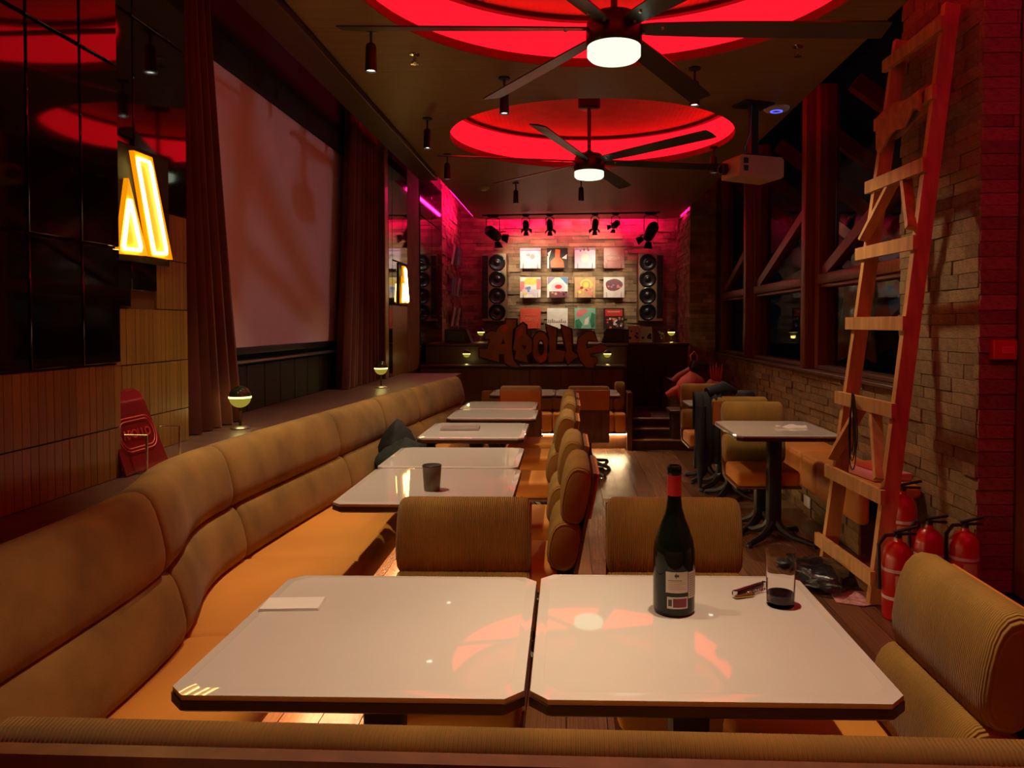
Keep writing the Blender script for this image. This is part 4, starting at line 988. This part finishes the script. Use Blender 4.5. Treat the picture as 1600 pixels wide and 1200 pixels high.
# corkscrew
ck = thing('corkscrew', 'folded waiter corkscrew lying beside the drinking glass', 'corkscrew', (.474, 1.99, .75), R(38))
m_dkred = M('dark_red_handle', srgb(66, 18, 18), .3); m_brass = M('brass', srgb(196, 168, 90), .3, metal=1.)
B().rbox(-.062, .058, -.007, .007, .004, .018, .005, 2).build('handle', m_dkred, ck)
B().tube([(-.035 + .0013*i, -.018 + .005*math.sin(i*.9), .008 + .005*math.cos(i*.9)) for i in range(56)], .0015, 5).build('worm', m_chrome, ck)
B().rbox(-.06, -.004, -.034, -.024, .002, .009, .003, 2, Matrix.Rotation(R(-18), 4, 'Z')).build('lever', m_brass, ck)
B().lathe([(.006, 0.003), (.006, .019)], (-.058, -.004, 0), 10).lathe([(.006, .003), (.006, .019)], (.056, -.004, 0), 10).build('hinge', m_chrome, ck)
# napkin
m_nap = M('white_napkin', srgb(226, 220, 208), .8, var=.03)
nk = thing('folded_napkin', 'folded white paper napkin on the front left table', 'napkin', (-.678, 1.872, .75), R(4))
for k, (s_, z) in enumerate(((1, 0), (.985, .0022), (.97, .0044))):
    B().rbox(-.073*s_, .073*s_, -.040*s_, .040*s_, z+.0003, z+.002, .0008, 1).build('layer', m_nap, nk)
# cup
cp = thing('grey_cup', 'grey-green stoneware cup on a banquette table', 'cup', (-.563, 3.19, .75))
B().lathe([(.002, 0), (.031, 0), (.033, .003), (.040, .105), (.0385, .1065), (.036, .104), (.030, .01), (.001, .008)], (0,0,0), 30, cap=False).build('body', M('stoneware', srgb(104, 96, 74), .5, var=.2, scale=20), cp, 50)
B().lathe([(.0402, .1025), (.0405, .106), (.0375, .1075), (.0365, .104)], (0,0,0), 30, cap=False).build('rim', m_black, cp)
# notebook
nb = thing('notebook', 'flat grey notebook on a table along the banquette', 'notebook', (-.70, 5.05, .75), R(3))
B().rbox(-.125, .125, -.09, .09, .0005, .004, .001, 1).build('lower_cover', c_gry, nb); B().rbox(-.122, .122, -.087, .087, .004, .010, .001, 1).build('pages', m_white, nb); B().rbox(-.125, .125, -.09, .09, .010, .0135, .001, 1).build('upper_cover', c_gry, nb)
# tissue on the right table, phone on the far right table
ts = B()
rs = []
for i in range(9):
    u = -1 + 2*i/8; rs.append([(u*.10, -.05*(1-.3*abs(u)), .001), (u*.10, .05*(1-.2*abs(u)), .001), (u*.10, .035, .012+.010*math.sin(4*u+1)), (u*.10, 0, .010+.012*math.cos(7*u)), (u*.10, -.035, .010+.008*math.sin(6*u))])
ts = ts.rings(rs).build('crumpled_tissue', m_nap, None, 60); ts.location = (1.50, 5.16, .75); tag(ts, 'crumpled white tissue on the nearer table by the brick wall', 'tissue')
ph = thing('phone', 'dark phone lying on the far table by the brick wall', 'phone', (1.20, 6.80, .75), R(15))
B().rbox(-.04, .04, -.075, .075, .0005, .010, .004, 2).build('body', m_black, ph); B().rbox(-.036, .036, -.07, .07, .0098, .0108, .0003, 1).build('screen', m_black_glass, ph)

# red sleeve in a chrome stand on the ledge
hd = thing('menu_stand', 'red curved APOLLO menu board in a chrome wire stand on the ledge', 'menu stand', (-1.62, 2.90, .90), 0)
m_redlea = M('oxblood_board', srgb(120, 26, 26), .25, var=.12, coat=.2)
prof = [(.055, .005), (.012, .15), (-.018, .25), (-.035, .285), (-.06, .30), (-.085, .295)]
b = B(); rs = []
for y, h_ in ((-.22, 1), (.075, 1.0)):
    rs.append([(p[0], y - (p[1]*.16 if y > 0 else 0), p[1]) for p in prof] + [(p[0]-.006, y - (p[1]*.16 if y > 0 else 0), p[1]-.004) for p in reversed(prof)])
bd = b.rings(rs).build('board', m_redlea, hd, 50)
m_pr = flat('print_salmon', (230, 110, 96))
for hw, hh in ((.105, .052), (.094, .042)):
    P = outline_pts(hw, hh, hh*.9); o = B().tube([(a, 0, c) for a, c in P], .0018, 4, True).build('outline_print', m_pr, bd); o.location = (.0215, -.085, .14); o.scale = (1.15, 1, 1.2); o.rotation_euler = (R(-17), 0, R(90))
o = put('lettering', text_mesh('APOLLO', .048, c_red), bd, (.0225, -.09, .14), (R(90-17), 0, R(90)))
b = B()
for y in (-.14, .10): b.tube([(-.05, y, .006), (.085, y, .006), (.085, y, .14), (.02, y-.03, .145)], .005, 8)
b.tube([(.085, -.14, .006), (.085, .10, .006)], .005, 8); b.build('wire_frame', m_chrome, hd)

# ------------------------------------------------------------------ coats, bags and bundles
m_coat = M('black_cloth', (.006, .007, .007), .8, var=.5, scale=10, bump=.6, bscale=14)
m_coat_g = M('dark_green_cloth', (.009, .015, .009), .85, var=.5, scale=10, bump=.6, bscale=14)
ct = thing('dark_coat', 'dark coat heaped on the banquette beside the bare tables', 'coat', (-1.06, 4.95, .452))
B().blob((-.06, .12, .17), .12, .17, .17, 3, .07).build('collar', m_coat, ct, 80)
B().blob((.02, -.06, .11), .16, .20, .12, 4, .11).build('body', m_coat_g, ct, 80)
B().blob((.10, .16, .10), .10, .2, .11, 6, .12).build('sleeve', m_coat, ct, 80)
m_navy = M('navy_cloth', (.005, .005, .007), .75, var=.5, scale=8, bump=.6, bscale=12)
jk = thing('hanging_jacket', 'dark jacket draped over the ochre-backed chair by the brick wall', 'jacket', (1.13, 6.12, 0))
def drape(b, x0, x1, prof, seed, n=16, amp=.012):
    rn = random.Random(seed); ph_ = rn.random()*6; rs = []
    for i in range(n+1):
        u = i/n; x = x0 + (x1-x0)*u; e = 1 - .25*abs(2*u-1)**4
        rs.append([(x + .01*math.sin(9*z+ph_), y + amp*math.sin(22*u+ph_+6*z), z if k > len(prof)*.75 else z*(1 if z > .6 else e*.0+1) - .03*math.sin(5*u+ph_)*(z < .6)) for k, (y, z) in enumerate(prof)])
    return b.rings(rs)
jprof = [(-.09, .34), (-.085, .60), (-.07, .85), (-.03, .91), (.04, .90), (.075, .82), (.085, .60), (.06, .60), (.045, .80), (.02, .87), (-.02, .875), (-.045, .83), (-.06, .60), (-.06, .34)]
drape(B(), -.12, .09, jprof, 3).build('body', m_navy, jk, 80)
B().tube([(-.02, -.03, .90), (.12, .02, .93), (.22, .05, .90)], [.04, .06, .03], 10).build('collar', m_navy, jk, 80)
B().tube([(-.07, -.085, .8), (-.085, -.10, .55), (-.08, -.10, .30), (-.082, -.10, .16)], [.035, .04, .03, .012], 10).build('sleeve', m_navy, jk, 80)
ht = thing('black_hat', 'black felt hat perched behind the jacket chair', 'hat', (1.585, 6.86, .754))
B().lathe([(.002, .10), (.06, .098), (.085, .08), (.095, .03), (.10, .012), (.15, .0), (.15, -.004), (.10, .0), (.002, .0)], (0,0,0), 22, cap=False).build('crown', m_blackm, ht, 60)
B().lathe([(.0985, .02), (.0965, .04)], (0,0,0), 22, cap=False).build('band', m_black, ht)
# pink bundle
pk = thing('pink_bundle', 'pink padded bag with straps and red cloth on the shelf by the far window', 'bag', (1.42, 8.9, .455))
m_pink = M('pink_fabric', srgb(206, 88, 74), .7, var=.2, bump=.3); m_pinkd = M('dusky_pink_fabric', srgb(170, 84, 76), .75, var=.2)
B().blob((.02, 0, .22), .17, .16, .22, 8, .05).build('bag_body', m_pink, pk, 80)
B().tube([(-.26, -.02, .16), (-.18, -.03, .21), (-.08, -.03, .26), (.02, 0, .29)], [.04, .05, .05, .03], 10).build('strap', m_pink, pk, 80)
B().tube([(-.18, .1, .32), (-.1, .1, .38), (.02, .08, .46)], [.03, .04, .03], 10).build('padded_sleeve', m_pinkd, pk, 80)
B().rbox(-.09, .09, -.05, .05, 0, .11, .025, 2, Matrix.Translation((.12, .1, .44)) @ Matrix.Rotation(R(14), 4, 'Y')).build('dark_pouch', m_blackm, pk, 60)
B().tube([(.04, .1, .55), (.03, .1, .62), (.07, .1, .66), (.11, .1, .62), (.11, .1, .54)], .011, 8).build('pouch_handle', m_pinkd, pk, 60)
B().blob((.28, .02, .16), .14, .14, .16, 12, .10).build('wrapped_parcel', m_pinkd, pk, 80)
B().blob((.42, -.05, .10), .20, .14, .10, 13, .13).build('red_cloth', m_red, pk, 80)
for k in range(5): B().tube([(.28+.02*k, .05, .3), (.26+.03*k, .06, .42), (.25+.035*k, .05, .50+.02*(k % 3))], [.012, .02, .004], 6).build('ribbon', m_pinkd, pk, 60)
# low stand under the bundle is the bench: widen with a plain timber shelf
sh = thing('corner_shelf', 'low timber corner shelf carrying the pink bundle', 'shelf', (1.5, 8.95, 0))
B().rbox(-.32, .36, -.18, .2, .42, .455, .006, 1).build('top', m_wood, sh); B().rbox(-.28, .32, -.14, .18, 0, .42, .006, 1).build('body', m_wood_dk, sh)
# items on the wall bench end
pt = thing('paper_parcel', 'pink printed paper parcel lying on the end of the wall bench', 'parcel', (2.02, 5.02, .457), R(10))
B().rbox(-.13, .13, -.18, .18, 0, .05, .012, 2).build('wrapper', c_pnk, pt); B().rbox(-.09, .10, -.12, .12, .05, .085, .012, 2).build('top_packet', c_cor, pt)
# plastic bag and paper on the floor
bg = thing('black_plastic_bag', 'crumpled black plastic bag on the floor under the ladder', 'bag', (1.42, 4.30, 0))
m_plast = M('black_plastic', (.012, .012, .013), .22, var=.4, scale=14, bump=.9, bscale=16, spec=.7)
B().blob((0, 0, .055), .17, .22, .06, 21, .12, 22, 12, 3.1).build('bag', m_plast, bg, 80)
B().blob((-.16, .10, .035), .06, .07, .04, 22, .15).build('knot', m_plast, bg, 80)
pp = tag(B().prism([(-.10, -.12), (.02, -.17), (.17, -.12), (.16, .02), (.05, .06), (-.08, .05)], .0008, .004, 'z').build('printed_paper', M('pink_print_paper', srgb(206, 150, 150), .7, var=.45, scale=30)), 'crumpled pink printed paper sticking out from under the black bag', 'paper'); pp.location = (1.50, 4.10, .002)
# grey backpack-like box on the booth floor and plug socket on the bench base
so = tag(B().rbox(1.805, 1.815, 5.72, 5.86, .07, .15, .002, 1).build('wall_socket', m_white), 'pale socket plate on the brick base of the wall bench', 'socket')

# ------------------------------------------------------------------ outside
um = thing('closed_parasol', 'closed beige parasol standing outside the near window', 'parasol', (3.15, 8.2, 0))
m_cnv = M('parasol_canvas', srgb(170, 160, 140), .85, var=.15)
rs = []
for z, r in ((2.45, .03), (2.2, .11), (1.8, .17), (1.4, .22), (1.12, .26)):
    rs.append([(r*(1+.25*math.cos(8*a))*math.cos(a), r*(1+.25*math.cos(8*a))*math.sin(a), z - .08*(r/.26)*math.cos(4*a)) for a in [2*PI*i/48 for i in range(48)]])
B().rings(rs).build('canopy', m_cnv, um, 80); B().lathe([(.022, 0), (.022, 2.5)], (0,0,0), 10).build('pole', m_steel, um); B().lathe([(.25, 0), (.25, .05), (.05, .07)], (0,0,0), 20).build('base', m_black, um)
cg = thing('corrugated_roof', 'bluish-lit corrugated metal roof outside the middle window', 'roof', (4.6, 11.2, 1.9))
n = 60; b = B(); rs = []
for i in range(n+1):
    u = i/n; z = .02*math.sin(u*2*PI*15); rs.append([(-.5+.0*u, -1.1+2.2*u, z-.45), (.9, -1.1+2.2*u, z+.75), (.9, -1.1+2.2*u, z+.742), (-.5, -1.1+2.2*u, z-.458)])
b.rings(rs).build('sheet', m_steel, cg); B().bar((-.5, -1.1, -.49), (-.5, 1.1, -.49), .06, .06).build('batten', m_wood_post, cg)
light('SPOT', 'added_roof_light', (3.4, 9.2, 3.6), None, 60, (.55, .8, 1.0), .05, 60, .6, (4.6, 11.2, 1.9))  # added bluish spot without a fixture, lights the corrugated roof
tb = thing('terrace_table', 'dim terrace table outside the middle window', 'table', (3.2, 8.9, 0))
B().rbox(-.45, .45, -.4, .4, .93, .96, .006, 1).build('tabletop', m_steel, tb); B().lathe([(.03, .02), (.03, .93)], (0,0,0), 10).build('column', m_steel, tb); B().lathe([(.22, 0), (.22, .02)], (0,0,0), 20).build('foot', m_steel, tb)
light('SPOT', 'street_glow', (9.5, 6.6, 3.3), None, 220, (.60, .72, 1.0), .12, 22, .3, (-2.0, 5.4, 2.2))
